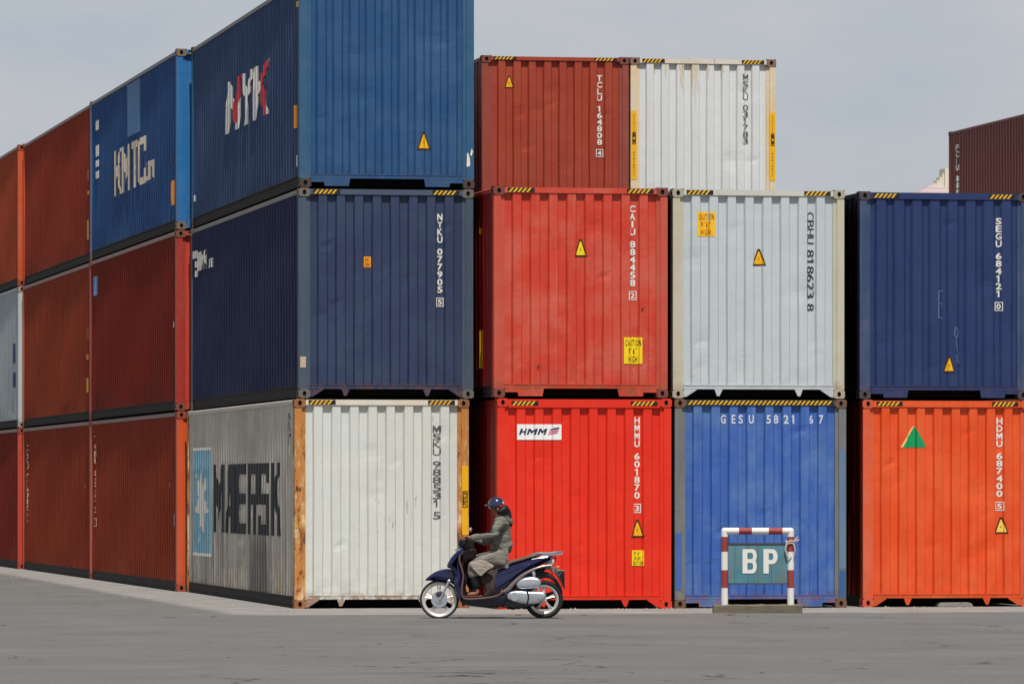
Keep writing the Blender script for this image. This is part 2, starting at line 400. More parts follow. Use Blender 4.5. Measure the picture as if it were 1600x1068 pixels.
def sill_mesh(kind):
    mb = MB(); mb.box((.160, .010, .125), (CW - .160, .060, .172)); mb.box((.160, .004, .172), (CW - .160, .040, .184))
    if kind == 'gusset':
        for sx in (0, 1):
            X = (lambda x: CW - x) if sx else (lambda x: x)
            mb.prism_y([(X(.160), .125), (X(.160), .016), (X(.20), .02), (X(.345), .115), (X(.345), .125)], .012, .022)
            mb.prism_y([(X(.60), .125), (X(.635), .03), (X(.67), .03), (X(.715), .125)], .012, .03)
    else:
        for sx in (0, 1):
            X = (lambda x: CW - x) if sx else (lambda x: x)
            mb.prism_y([(X(.160), .125), (X(.160), .072), (X(.345), .072), (X(.352), .018), (X(.69), .018), (X(.71), .125)], .012, .024)
    return mb.mesh('bottom_rail')
def side_bottom_mesh():
    mb = MB(); mb.prism_y([(.012, .165), (.012, .152), (.034, .150), (.034, .030), (.012, .028), (.012, .016), (.10, .016), (.10, .165)], .178, CL - .178); return mb.mesh('bottom_rail')
def floor_mesh():
    mb = MB(); mb.box((.10, .061, .130), (CW - .10, CL - .061, .160)); 
    for i in range(24): y = .35 + i * .5; mb.box((.10, y, .035), (CW - .10, y + .05, .13))
    return mb.mesh('floor')
def roof_mesh():
    mb = MB(); n = 44; y = .09; e = CL - .09; p = (e - y) / n; pr = []
    for i in range(n): a = y + i * p; pr += [(a, 0), (a + p * .3, 0), (a + p * .5, .015), (a + p * .8, .015)]
    pr.append((e, 0)); v = []
    for x in (.061, CW - .061):
        for yy, h in pr: v.append((x, yy, CHH - .032 + h))
    m = len(pr); mb.add(v, [(i, i + 1, m + i + 1, m + i) for i in range(m - 1)]); return mb.mesh('roof')
def stripe_mesh(x0, x1, z0, z1, pitch=.062):
    """hazard tape: black ground with leaning yellow bars"""
    mb = MB(); y = .0055
    mb.add([(x0, y, z0), (x1, y, z0), (x1, y, z1), (x0, y, z1)], [(0, 1, 2, 3)], 0)
    h = z1 - z0; x = x0 + .01
    while x + .030 + h * .9 < x1 + .01:
        mb.add([(x, y - .0015, z0 + .002), (x + .030, y - .0015, z0 + .002), (x + .030 + h * .8, y - .0015, z1 - .002), (x + h * .8, y - .0015, z1 - .002)], [(0, 1, 2, 3)], 1); x += pitch
    return mb.mesh('hazard_stripe')

def decal(parent, name, acc, mats, face, layer=1, prof='deep', cut=None, label=None):
    """paint or film lying on a corrugated wall, bent over every rib. face: end | side | post"""
    bm = bmesh.new(); vs = [bm.verts.new((a, 0, b)) for a, b in acc[0]]
    for f, mi in zip(acc[1], acc[2]):
        try: q = bm.faces.new([vs[i] for i in f]); q.material_index = mi
        except ValueError: pass
    lo = min(p[0] for p in acc[0]); hi = max(p[0] for p in acc[0])
    table = PROF[prof] if face == 'end' else SIDEP
    if face in ('end', 'side'):
        for bx, _ in table:
            if lo < bx < hi:
                g = bm.verts[:] + bm.edges[:] + bm.faces[:]
                bmesh.ops.bisect_plane(bm, geom=g, dist=1e-6, plane_co=(bx, 0, 0), plane_no=(1, 0, 0))
    if cut:
        for co, no in cut[0]:
            g = bm.verts[:] + bm.edges[:] + bm.faces[:]
            bmesh.ops.bisect_plane(bm, geom=g, dist=1e-6, plane_co=co, plane_no=no)
        for q in bm.faces:
            c = q.calc_center_median()
            if cut[1](c.x, c.z): q.material_index = 1
    off = .0028 + .0022 * layer
    for v_ in bm.verts:
        a, b = v_.co.x, v_.co.z
        if face == 'end': v_.co = (a, interp(table, a) - off + .001, b)
        elif face == 'post': v_.co = (a, .005 - off + .001, b)
        else: v_.co = (interp(table, a) - off - .003, a, b)
    bmesh.ops.recalc_face_normals(bm, faces=bm.faces)
    me = bpy.data.meshes.new(name); bm.to_mesh(me); bm.free()
    mats = mats if isinstance(mats, (list, tuple)) else [mats]
    for _ in mats: me.materials.append(None)
    o = link(name, me, mats, parent)
    if label: o['label'] = label
    return o
def A(): return ([], [], [])
def S(acc):
    """side lettering is laid out left to right as read from outside: u -> CL-u"""
    return ([(CL - a, b) for a, b in acc[0]], [f[::-1] for f in acc[1]], acc[2])

WHITE = plain('white_marking', (225, 222, 214), .6, vary=.12, scale=30)
BLACK = plain('black_marking', (38, 40, 42), .6)
GREYMARK = plain('grey_marking', (85, 90, 92), .6)
YEL = plain('yellow_film', (240, 180, 12), .5)
YEL2 = plain('bright_yellow_film', (248, 210, 20), .5)
ORG = plain('amber_film', (235, 150, 30), .5)
BROWNMARK = plain('dark_brown_marking', (62, 38, 16), .6)
DARKHOLE = plain('dark_aperture', (8, 8, 8), .9)  # near-black recess colour stands in for the darkness inside the casting holes
REDM = plain('red_marking', (200, 35, 40), .5)

GRP = 'shipping containers stacked in the yard'
def container(loc, label, end, side=None, casting=None, post=None, header=.075, sill='gusset', prof='deep', seed=1, hazard='ends', rz=0,
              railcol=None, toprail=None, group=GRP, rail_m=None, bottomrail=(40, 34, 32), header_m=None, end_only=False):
    t = empty('shipping_container', loc, rz); tag(t, label, 'container', group)
    side = side or end; post = post or end; casting = casting or rusty((95, 70, 55), .35)
    rail_m = rail_m or side; header_m = header_m or end
    ztop = CHH - .012 - header
    link('end_wall', shared(('end', prof, seed, ztop), lambda: end_wall_mesh(prof, seed, ztop)), end, t)
    rw = link('rear_wall', shared(('end', 'wide', 99, CHH - .087), lambda: end_wall_mesh('wide', 99, CHH - .087)), end, t)
    rw.rotation_euler = (0, 0, math.pi); rw.location = (CW, CL, 0)
    link('side_wall', shared('sl', lambda: side_wall_mesh(0)), side, t); link('side_wall', shared('sr', lambda: side_wall_mesh(1)), side, t)
    link('roof', shared('roof', roof_mesh), side, t); link('floor', shared('floor', floor_mesh), plain('dark_underfloor', (24, 22, 20), .95), t)
    pm = shared('post', post_mesh); rm = shared('rpost', rear_post_mesh)
    p = link('corner_post', pm, post, t); p = link('corner_post', pm, post, t); p.location = (CW, 0, 0); p.scale = (-1, 1, 1)
    p = link('corner_post', rm, post, t); p.location = (0, CL, 0); p = link('corner_post', rm, post, t); p.location = (CW, CL, 0); p.scale = (-1, 1, 1)
    link('top_rail', shared(('hd', header), lambda: header_mesh(header)), header_m, t)
    r_ = link('top_rail', shared(('hd', .075), lambda: header_mesh(.075)), end, t); r_.rotation_euler = (0, 0, math.pi); r_.location = (CW, CL, 0)
    sm = shared('stop', side_top_mesh); trm = toprail or rail_m
    link('top_rail', sm, trm, t); q = link('top_rail', sm, trm, t); q.location = (CW, 0, 0); q.scale = (-1, 1, 1)
    link('bottom_rail', shared(('sill', sill), lambda: sill_mesh(sill)), end, t)
    bmm = plain('dark_rail', bottomrail, .85, vary=.35, scale=3)  # side bottom rails share one dark brown-grey tone, whatever the body colour
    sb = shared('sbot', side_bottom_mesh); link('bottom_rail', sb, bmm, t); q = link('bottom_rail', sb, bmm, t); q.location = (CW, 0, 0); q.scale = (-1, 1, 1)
    q = link('bottom_rail', shared(('sill', 'gusset'), lambda: sill_mesh('gusset')), end, t); q.rotation_euler = (0, 0, math.pi); q.location = (CW, CL, 0)
    for x, sx in ((-.002, 1), (CW + .002, -1)):
        for y, sy in ((-.003, 1), (CL + .003, -1)):
            for z, sz in ((0, 1), (CHH, -1)):
                c = link('corner_casting', M_CAST, [casting, DARKHOLE], t); c.location = (x, y, z); c.scale = (sx, sy, sz)
    zc = CHH - .012 - header / 2; hh = min(header * .42, .032)
    hm = [plain('worn_black_tape', (30, 24, 20), .7), plain('worn_yellow_tape', (228, 178, 40), .7, vary=.3)]
    if hazard == 'ends':
        for x0, x1 in ((.20, .58), (CW - .58, CW - .20)):
            link('hazard_stripe', shared(('hz', x0, x1, zc, hh), lambda: stripe_mesh(x0, x1, zc - hh, zc + hh)), hm, t)
    elif hazard == 'full':
        link('hazard_stripe', shared(('hz', zc, hh, 'full'), lambda: stripe_mesh(.18, CW - .18, zc - hh, zc + hh)), hm, t)
    return t

def number(t, s, check, x0, x1, ztop, zbot, mat=WHITE, rot=False, prof='deep', bold=.03, face='end'):
    n = len(s) - .4 * s.count(' ') + (1.6 if check else 0); h = (ztop - zbot) / n; z = ztop
    for word in s.split(' '):
        a = A(); zb = z - h * len(word); column_text(a, word, '', x0, x1, z, zb, bold, rot); z = zb - h * .6
        if face == 'side': a = ([(x0 + x1 - p, q) for p, q in a[0]], [f[::-1] for f in a[1]], a[2])
        decal(t, 'container_number', a, mat, face, 1, prof)
    if check:
        a = A(); p = (x1 - x0) * .12; put_frame(a, x0 - p * 1.6, x1 + p * 1.6, zbot - .01, zbot + h + .01, .012); put_char(a, check, x0 + p, x1 - p, zbot + h * .14, zbot + h * .86, bold)
        if face == 'side': a = ([(x0 + x1 - p, q) for p, q in a[0]], [f[::-1] for f in a[1]], a[2])
        decal(t, 'check_digit', a, mat, face, 1, prof)
def triangle(t, x0, x1, z0, z1, prof='deep', m=None, layer=1):
    a = A(); c = (x0 + x1) / 2; k = (x1 - x0) * .10
    put_poly(a, [(x0, z0), (x1, z0), (x1 - k * .4, z0 + k * 1.2), (c + k, z1), (c - k, z1), (x0 + k * .4, z0 + k * 1.2)], 0)
    tri = decal(t, 'warning_triangle', a, BROWNMARK, 'end', layer, prof)
    b = A(); e = (x1 - x0) * .13
    put_poly(b, [(x0 + e, z0 + e * .8), (x1 - e, z0 + e * .8), (c + e * .35, z1 - e * 1.4), (c - e * .35, z1 - e * 1.4)], 0)
    o = decal(tri, 'yellow_field', b, m or YEL, 'end', layer + 1, prof)
    d = A(); put_poly(d, [(c - .006, z0 + (z1 - z0) * .22), (c + .012, z0 + (z1 - z0) * .45), (c - .004, z0 + (z1 - z0) * .45), (c + .006, z0 + (z1 - z0) * .62), (c - .014, z0 + (z1 - z0) * .38), (c + .002, z0 + (z1 - z0) * .38)], 0)
    decal(tri, 'bolt_symbol', d, plain('faint_mark', (160, 110, 20), .6), 'end', layer + 2, prof)
def caution(t, x0, x1, z0, z1, prof='deep', lines=('CAUTION', "9'6\"", 'HIGH'), m=None, tm=None):
    a = A(); put_rect(a, x0, x1, z0, z1); base = decal(t, 'caution_label', a, m or YEL2, 'end', 1, prof)
    b = A(); h = (z1 - z0) / (len(lines) * 1.25 + .3)
    for i, s in enumerate(lines):
        wd = (x1 - x0) * (.84 if len(s) > 5 else .5); c = (x0 + x1) / 2; zt = z1 - h * .35 - i * h * 1.25
        row_text(b, s, c - wd / 2, c + wd / 2, zt - h, zt, .02, .25)
    decal(base, 'lettering', b, tm or BROWNMARK, 'end', 2, prof)
def side_label(t, y0, y1, z0, z1, m, name='label_strip'):
    a = A(); put_rect(a, y0, y1, z0, z1); return decal(t, name, a, m, 'side', 1)
def post_label(t, x0, x1, z0, z1, m, name='label_strip'):
    a = A(); put_rect(a, x0, x1, z0, z1); return decal(t, name, a, m, 'post', 1)

# ------------------------------------------------------------------ ground
GA, GB = (.135, .132, .127, 1), (.172, .168, .161, 1)
def asphalt_colour(t, v):
    c = mix(t, ramp(t, noise(t, v, .35, 8, .65), .3, .7), GA, GB)
    c = mix(t, math_(t, 'MULTIPLY', ramp(t, noise(t, mapping(t, v, (.5, .5, 1)), 1.1, 6, .6), .5, .7), .35), c, (.10, .097, .092, 1))
    c = mix(t, math_(t, 'MULTIPLY', ramp(t, noise(t, v, 70, 2, .6), .45, .65), .4), c, (.25, .245, .235, 1))
    c = mix(t, math_(t, 'MULTIPLY', ramp(t, noise(t, v, 45, 2, .6), .5, .7), .4), c, (.07, .068, .065, 1))
    # oil and tyre marks, pale repair patches, cracks
    c = mix(t, math_(t, 'MULTIPLY', ramp(t, noise(t, mapping(t, v, (.16, 2.6, 1)), 1.3, 4, .5), .60, .68), .40), c, (.07, .068, .066, 1))
    c = mix(t, math_(t, 'MULTIPLY', ramp(t, noise(t, v, 1.9, 6, .7), .66, .72), .6), c, (.05, .048, .046, 1))
    vo = t.nodes.new('ShaderNodeTexVoronoi'); vo.feature = 'DISTANCE_TO_EDGE'; vo.inputs['Scale'].default_value = .42
    dv = t.nodes.new('ShaderNodeVectorMath'); dv.operation = 'ADD'; nn = t.nodes.new('ShaderNodeTexNoise'); nn.inputs['Scale'].default_value = 1.2; nn.inputs['Detail'].default_value = 6
    t.links.new(v, nn.inputs['Vector']); t.links.new(v, dv.inputs[0]); t.links.new(nn.outputs['Color'], dv.inputs[1]); t.links.new(dv.outputs[0], vo.inputs['Vector'])
    ck = ramp(t, vo.outputs['Distance'], .012, .004)
    c = mix(t, math_(t, 'MULTIPLY', math_(t, 'MULTIPLY', ck, ramp(t, noise(t, v, .25, 3), .45, .6)), .85), c, (.035, .033, .03, 1))
    return c
def ground_mat():
    m, t, b = nodes('asphalt'); L = t.links.new; tcn = t.nodes.new('ShaderNodeTexCoord'); v = tcn.outputs['Object']
    L(asphalt_colour(t, v), b.inputs['Base Color']); b.inputs['Roughness'].default_value = .9; b.inputs['Specular IOR Level'].default_value = .2
    bp = t.nodes.new('ShaderNodeBump'); bp.inputs['Strength'].default_value = .6; bp.inputs['Distance'].default_value = .01
    L(noise(t, v, 80, 3), bp.inputs['Height']); L(bp.outputs[0], b.inputs['Normal']); return m
def apron_mat(blend=False):
    m, t, b = nodes('dusty_concrete'); L = t.links.new; tcn = t.nodes.new('ShaderNodeTexCoord'); v = tcn.outputs['Object']
    c = mix(t, ramp(t, noise(t, v, 1.3, 8, .7), .3, .7), (.22, .212, .20, 1), (.32, .31, .29, 1))
    c = mix(t, math_(t, 'MULTIPLY', ramp(t, noise(t, v, 5, 8, .7), .55, .68), .6), c, (.15, .145, .135, 1))
    if blend:   # the pale dust thins out away from the stacks
        sp = t.nodes.new('ShaderNodeSeparateXYZ'); L(v, sp.inputs[0]); nz = noise(t, v, 1.1, 8, .7)
        fy = ramp(t, math_(t, 'SUBTRACT', math_(t, 'MULTIPLY_ADD', nz, 1.0), 0) if False else sp.outputs['Y'], -4.25, -3.2)
        fx = ramp(t, sp.outputs['X'], -1.75, -.75)
        k = ramp(t, math_(t, 'MULTIPLY', math_(t, 'MULTIPLY', fy, fx), math_(t, 'ADD', nz, .35)), .18, .62)
        c = mix(t, k, asphalt_colour(t, v), c)
    L(c, b.inputs['Base Color']); b.inputs['Roughness'].default_value = .95; b.inputs['Specular IOR Level'].default_value = .15
    bp = t.nodes.new('ShaderNodeBump'); bp.inputs['Strength'].default_value = .6; bp.inputs['Distance'].default_value = .02
    L(noise(t, v, 25, 5), bp.inputs['Height']); L(bp.outputs[0], b.inputs['Normal']); return m
g = MB(); nx = 40
g.add([(-1500, -400, -.008), (1500, -400, -.008), (1500, 2500, -.008), (-1500, 2500, -.008)], [(0, 1, 2, 3)])
tag(g.build('ground', ground_mat()), None, None, kind='structure')
rnd = random.Random(3)
# yard apron under and in front of the stacks, with a crumbled edge
edge = []
x = 70.0
while x > -3.0:
    e = -4.2
    edge.append((x, e + rnd.uniform(-.07, .07) + .16 * math.sin(x * .8) + .08 * math.sin(x * 3.1))); x -= rnd.uniform(.08, .25)
y = edge[-1][1]
while y < 90:
    y += rnd.uniform(.1, .3); edge.append((-1.55 - .25 * math.sin(y * .35) + .12 * math.sin(y * 1.7) + rnd.uniform(-.08, .08) - max(0, y - 8) * .012, y))
edge.append((70, 90))
ap = MB(); n = len(edge)
ap.add([(a, b, 0) for a, b in edge], [tuple(range(n))])
ap.add([(a, b, 0) for a, b in edge[:-1]] + [(a - .06, b - .05, -.008) for a, b in edge[:-1]], [(i, i + 1, i + n, i + n - 1) for i in range(n - 2)])
tag(ap.build('apron', apron_mat(True)), None, None, kind='structure')

# ------------------------------------------------------------------ the stacks
def lvl(k): return k * PITCH
RUST_CAST = rusty((110, 78, 58), .45); GREY_CAST = rusty((105, 100, 92), .3); DK_CAST = rusty((70, 58, 50), .3)
rail_grey = paint((118, 112, 108), .12, .3, .35)
rail_brown = paint((135, 100, 90), .15, .3, .3)

# corner stack ------------------------------------------------------
wh = paint((208, 211, 206), .24, .3, .18, fadecol=(205, 200, 185))
whs = paint((206, 200, 186), .10, .75, .5, spec=.3, rough=.5, smear=(2.9, 4.6, 1.25, .75), fadecol=(168, 158, 145))
rp = rusty((222, 196, 150), .74)
c = container((0, 0, 0), 'off-white container at the base of the corner stack with heavily rusted posts', wh, whs, rusty((140, 90, 55), .6), rp,
              seed=11, toprail=paint((190, 182, 172), .2, .3, .3), header_m=paint((218, 212, 198), .3, .3, .2, fadecol=(200, 170, 120)))
number(c, 'MSKU 988531', '', 1.955, 2.065, 2.54, 1.40, GREYMARK, bold=.0); a = A(); put_char(a, '5', 1.96, 2.06, 1.24, 1.34, .0); decal(c, 'container_number', a, GREYMARK, 'end')
a = A(); row_text(a, 'MAERSK', CL - 8.98, CL - 1.45, .99, 2.03, .055, .14); decal(c, 'company_lettering', S(a), BLACK, 'side', 1)
a = A(); put_rect(a, CL - 11.47, CL - 9.25, .60, 2.31); lg = decal(c, 'company_emblem', S(a), plain('sky_blue_paint', (128, 176, 196), .7, vary=.35, scale=4), 'side', 1)
a = A(); put_frame(a, CL - 11.47, CL - 9.25, .60, 2.31, .05); decal(lg, 'border', S(a), WHITE, 'side', 2)
a = A(); st = []
for k in range(14):
    th = math.pi / 2 + math.pi * k / 7; rr = .72 if k % 2 == 0 else .30; st.append((CL - 10.36 + rr * 1.25 * math.cos(th), 1.45 + rr * math.sin(th)))
cx_, cz_ = CL - 10.36, 1.45
for k in range(14): put_poly(a, [(cx_, cz_), st[k], st[(k + 1) % 14]])
decal(lg, 'star', S(a), plain('chalky_white_paint', (222, 215, 205), .6, vary=.2, scale=5), 'side', 2)
number(c, '42G1', '', .55, .75, 2.72, 2.25, GREYMARK, face='side', bold=0)
post_label(c, .012, .10, 1.11, 1.42, rusty((205, 150, 70), .75), 'rust_patch')
post_label(c, CW - .10, CW - .01, 1.02, 1.98, YEL, 'label_strip')
a = A()
for k in range(5): put_char(a, 'SUPER'[k], CW - .088, CW - .03, 1.58 - k * .037, 1.61 - k * .037, .02)
put_frame(a, CW - .095, CW - .02, 1.40, 1.63, .012); decal(c, 'label_lettering', a, BROWNMARK, 'post', 2)
a = A(); row_text(a, '9H', .025, .095, 1.62, 1.69, .02); decal(c, 'label_lettering', a, BROWNMARK, 'post', 2)

nv = paint((48, 60, 90), .10, .28, .16, fadecol=(66, 80, 104)); nvs = paint((46, 52, 82), .04, .25, .35, spec=.08, rough=.7, fadecol=(62, 70, 96))
c = container((.063, 0, lvl(1)), 'dark navy container between the white one and the mid-blue one of the corner stack', nv, nvs, GREY_CAST,
              paint((68, 84, 100), .05, .3, .2), seed=12, toprail=rail_grey, header_m=paint((70, 84, 105), .05, .3, .2))
number(c, 'NYKU 077905', '5', 1.955, 2.03, 2.57, 1.285)
caution(c, .915, 1.02, 1.815, 1.965, lines=('HI', 'GH'), m=ORG)
post_label(c, .02, .10, .42, .57, plain('torn_sticker', (190, 170, 150), .7, vary=.4, scale=20), 'torn_sticker')
a = A(); put_rect(a, CL - 12.05, CL - 11.5, 2.42, 2.54); put_rect(a, CL - 11.75, CL - 11.5, 2.27, 2.37); put_rect(a, CL - 11.8, CL - 11.5, 2.12, 2.22)
em = decal(c, 'company_emblem', S(a), WHITE, 'side', 1)
a = A(); row_text(a, 'NYK', CL - 11.35, CL - 10.2, 2.2, 2.5, .04, .12, .15); row_text(a, 'LINE', CL - 10.1, CL - 9.5, 2.2, 2.34, .03, .2)
decal(c, 'company_lettering', S(a), WHITE, 'side', 1)

bl = paint((38, 78, 122), .02, .45, .2, fadecol=(62, 96, 130)); bls = paint((60, 80, 116), .04, .3, .3, spec=.08, rough=.7, fadecol=(84, 100, 132))
c = container((.075, 0, lvl(2)), 'mid-blue container topmost in the corner stack with red and white letters on its side', bl, bls, DK_CAST,
              paint((45, 90, 125), .04, .4, .15), sill='fork', prof='fine', seed=13, toprail=rail_grey)
triangle(c, 1.65, 1.85, .535, .785, 'fine')
a = A(); put_poly(a, [(2.35, .30), (2.40, .32), (2.395, .42), (2.37, .50), (2.355, .49)]); put_poly(a, [(2.40, .47), (2.42, .45), (2.44, .52), (2.42, .56)]); decal(c, 'torn_sticker', a, WHITE, 'post', 1)
a = A()
for k, (u0, u1) in enumerate(((7.95, 6.4), (6.35, 4.95), (4.9, 3.2))): put_char(a, 'NYK'[k], CL - u0, CL - u1, 1.24, 2.02, .05, shear=.25)
a = S(a)
def redband(y, z):
    return (6.55 < y + (z - 1.6) * .9 < 7.15) or (3.45 < y + (z - 1.6) * .5 < 4.25)
cuts = [((v, 0, 1.6), (1, 0, .9)) for v in (6.55, 7.15)] + [((v, 0, 1.6), (1, 0, .5)) for v in (3.45, 4.25)]
decal(c, 'company_lettering', a, [WHITE, REDM], 'side', 1, cut=(cuts, redband))
side_label(c, .42, .62, .85, 1.17, ORG); side_label(c, .30, .50, .30, .46, WHITE, 'torn_sticker'); side_label(c, .25, .42, 2.52, 2.60, YEL)
side_label(c, 11.75, 11.9, .42, .52, WHITE, 'torn_sticker')

# red column --------------------------------------------------------
rd = paint((222, 46, 26), .04, .2, .10, fadecol=(232, 72, 48)); rds = paint((130, 14, 10), .02, .15, .4)  # rds: red darkened so the side colour carries the gap's shade
c = container((2.694, -.9, 0), 'bright red container on the ground behind the scooter with a white name panel', rd, rds, paint((222, 48, 30), .05, .15, .1), None,
              header=.115, seed=21, toprail=rds)
number(c, 'HMMU 601870', '3', 1.94, 2.02, 2.655, 1.335)
triangle(c, 1.89, 2.08, .99, 1.23); caution(c, 1.90, 2.07, .595, .81, lines=("9'6\"", 'HIGH', 'CAUTION'))
a = A(); put_rect(a, .28, .905, 2.335, 2.55); pn = decal(c, 'name_panel', a, plain('white_panel', (240, 240, 238), .5, vary=.03), 'end', 1)
a = A(); row_text(a, 'HMM', .32, .70, 2.405, 2.49, .05, .22, .35); decal(pn, 'company_lettering', a, plain('ink_blue', (26, 32, 72), .5), 'end', 2)
a = A()
for k in range(3): put_poly(a, [(.72 + k * .012, 2.405 + k * .03), (.80, 2.415 + k * .03), (.855 + k * .01, 2.43 + k * .03), (.855 + k * .01, 2.45 + k * .03), (.80, 2.438 + k * .03), (.73 + k * .012, 2.42 + k * .03)], 1 if k < 2 else 0)
decal(pn, 'wave_emblem', a, [plain('ink_blue', (26, 32, 72), .5), plain('pink_wave', (215, 90, 130), .5)], 'end', 2)
fr = paint((200, 62, 44), .17, .85, .22, fadecol=(194, 92, 74))
c = container((2.641, -.9, lvl(1)), 'faded red container stacked on the bright red one', fr, paint((140, 22, 14), .05, .2, .4), rusty((120, 60, 50), .3), paint((196, 76, 58), .18, .5, .3, fadecol=(175, 95, 78)),  # side is a darker copy of the faded red, gap shade in the colour
              sill='fork', seed=22, toprail=paint((190, 60, 45), .15, .3, .2))
number(c, 'CAIU 884458', '2', 1.925, 2.01, 2.66, 1.36)
triangle(c, 1.145, 1.325, 1.95, 2.19, m=YEL2); caution(c, 1.84, 2.10, .47, .835)
side_label(c, .9, 1.15, .42, .95, YEL); side_label(c, 1.0, 1.15, 2.3, 2.38, ORG)
for k, (x_, z_, s_) in enumerate([(2.10, 1.22, .03), (.63, .42, .03)]):
    a = A(); put_poly(a, [(x_ - s_ * .5, z_ - s_), (x_ + s_ * .4, z_ - s_ * .3), (x_ + s_ * .5, z_ + s_ * 1.2), (x_ - s_ * .2, z_ + s_ * .6)]); decal(c, 'rust_hole', a, BROWNMARK, 'end', 1)
a = A()
for k in range(22): x_ = rnd.uniform(1.9, 2.28); z_ = rnd.uniform(.25, .85); s_ = rnd.uniform(.004, .010); put_rect(a, x_, x_ + s_ * 2, z_, z_ + s_)
for k in range(14): x_ = rnd.uniform(.3, 1.0); z_ = rnd.uniform(.25, 1.2); s_ = rnd.uniform(.003, .008); put_rect(a, x_, x_ + s_ * 2, z_, z_ + s_)
decal(c, 'scratch_marks', a, plain('bare_primer', (225, 170, 150), .7), 'end', 1)

# blue and grey column -----------------------------------------------
bu = paint((60, 98, 172), .17, .85, .28, fadecol=(88, 118, 166))
pg = paint((108, 112, 116), .16, .4, .35, fadecol=(130, 128, 122))
c = container((5.226, -.75, 0), 'royal blue container on the ground behind the striped sign frame', bu, paint((40, 50, 80), .1, .3, .4), RUST_CAST, pg,  # side blue darkened, shade between the stacks put into the paint
              sill='fork', seed=31, hazard='full', header_m=paint((86, 84, 84), .2, .3, .4), toprail=pg)
post_label(c, .012, .104, .25, 1.05, paint((66, 102, 172), .03, .3, .2), 'paint_patch'); post_label(c, CW - .104, CW - .012, .14, .52, paint((52, 96, 150), .03, .3, .2), 'paint_patch')
post_label(c, CW - .104, CW - .012, .54, 2.2, paint((92, 118, 150), .10, .5, .3), 'paint_patch')
a = A()
for ch, p0, p1 in (('G', 1128, 1136), ('E', 1144, 1150), ('S', 1156, 1163), ('U', 1171, 1179), ('5', 1199, 1206), ('8', 1211, 1219), ('2', 1226, 1234), ('1', 1238, 1247), ('6', 1267, 1274), ('7', 1282, 1289)):
    put_char(a, ch, (p0 - 1054) / 110.3, (p1 - 1054) / 110.3, 2.565, 2.69, .03)
decal(c, 'container_number', a, plain('chalky_white', (200, 206, 222), .7, vary=.3, scale=15), 'end')
gy = paint((188, 197, 201), .02, .25, .12, fadecol=(196, 198, 196))
c = container((5.199, -.75, lvl(1)), 'pale grey container stacked on the royal blue one', gy, paint((60, 62, 64), .1, .3, .4), rusty((170, 160, 140), .35), paint((192, 190, 172), .12, .4, .2, fadecol=(178, 168, 140)),  # side grey far darker than the end: gap shade painted in
              seed=32, header_m=paint((196, 196, 184), .06, .3, .15), toprail=gy)
number(c, 'CBHU 818623 8', '', 1.93, 2.03, 2.60, 1.21, BLACK, rot=True, bold=.0)
triangle(c, 1.145, 1.335, 1.85, 2.08); caution(c, .355, .61, 2.25, 2.59, m=plain('amber_label', (252, 190, 35), .5), tm=plain('amber_print', (150, 80, 10), .6))

# right-hand column ---------------------------------------------------
og = paint((220, 78, 32), .10, .45, .16, fadecol=(224, 104, 58))
c = container((7.969, -.55, 0), 'orange container on the ground with a green triangle', og, paint((120, 30, 16), .08, .2, .4), rusty((200, 84, 52), .3), paint((218, 88, 52), .12, .4, .2, fadecol=(205, 112, 84)), header=.09, seed=41)  # darkened orange on the sides holds the shade of the gap
number(c, 'HDMU 687400', '5', 1.955, 2.045, 2.66, 1.36); triangle(c, 1.925, 2.12, 1.03, 1.26, m=plain('pale_yellow_film', (240, 205, 90), .5))
a = A(); put_poly(a, [(.585, 2.24), (.935, 2.24), (.76, 2.54)]); put_poly(a, [(.55, 2.245), (.585, 2.24), (.76, 2.54), (.735, 2.535)], 1)
decal(c, 'green_triangle', a, [plain('green_film', (12, 150, 90), .5), plain('pale_orange_film', (250, 190, 120), .5)], 'end')
nb = paint((38, 54, 98), .03, .25, .16, fadecol=(52, 70, 108))
c = container((7.923, -.55, lvl(1)), 'deep blue container stacked on the orange one', nb, paint((16, 18, 26), .05, .2, .4), rusty((70, 62, 64), .3), paint((56, 72, 108), .05, .5, .2, fadecol=(84, 92, 112)), sill='fork', seed=42, prof='wide', header=.09)  # near-black side copy of the blue, shade of the gap in the colour
number(c, 'SEGU 684121', '0', 1.99, 2.07, 2.555, 1.255, prof='wide'); triangle(c, 1.225, 1.385, .38, .60, 'wide')
a = A()
def stroke(a, pts, w_=.007):
    for p, q in zip(pts, pts[1:]):
        d = Vector((q[0] - p[0], q[1] - p[1])).normalized() * w_; put_poly(a, [(p[0] - d.y, p[1] + d.x), (p[0] + d.y, p[1] - d.x), (q[0] + d.y, q[1] - d.x), (q[0] - d.y, q[1] + d.x)])
stroke(a, [(1.15, 1.14), (1.15, 1.52), (1.22, 1.52)]); stroke(a, [(1.15, 1.34), (1.21, 1.34)]); stroke(a, [(1.15, 1.14), (1.22, 1.14)])
stroke(a, [(1.39, 1.02), (1.44, .96), (1.42, .86), (1.38, .90), (1.39, 1.02)]); stroke(a, [(1.40, .86), (1.42, .70), (1.45, .62), (1.41, .52)], .005); stroke(a, [(1.40, .62), (1.46, .50)], .005)
decal(c, 'chalk_scrawl', a, plain('chalk', (92, 108, 150), .9), 'end', 1, 'wide')

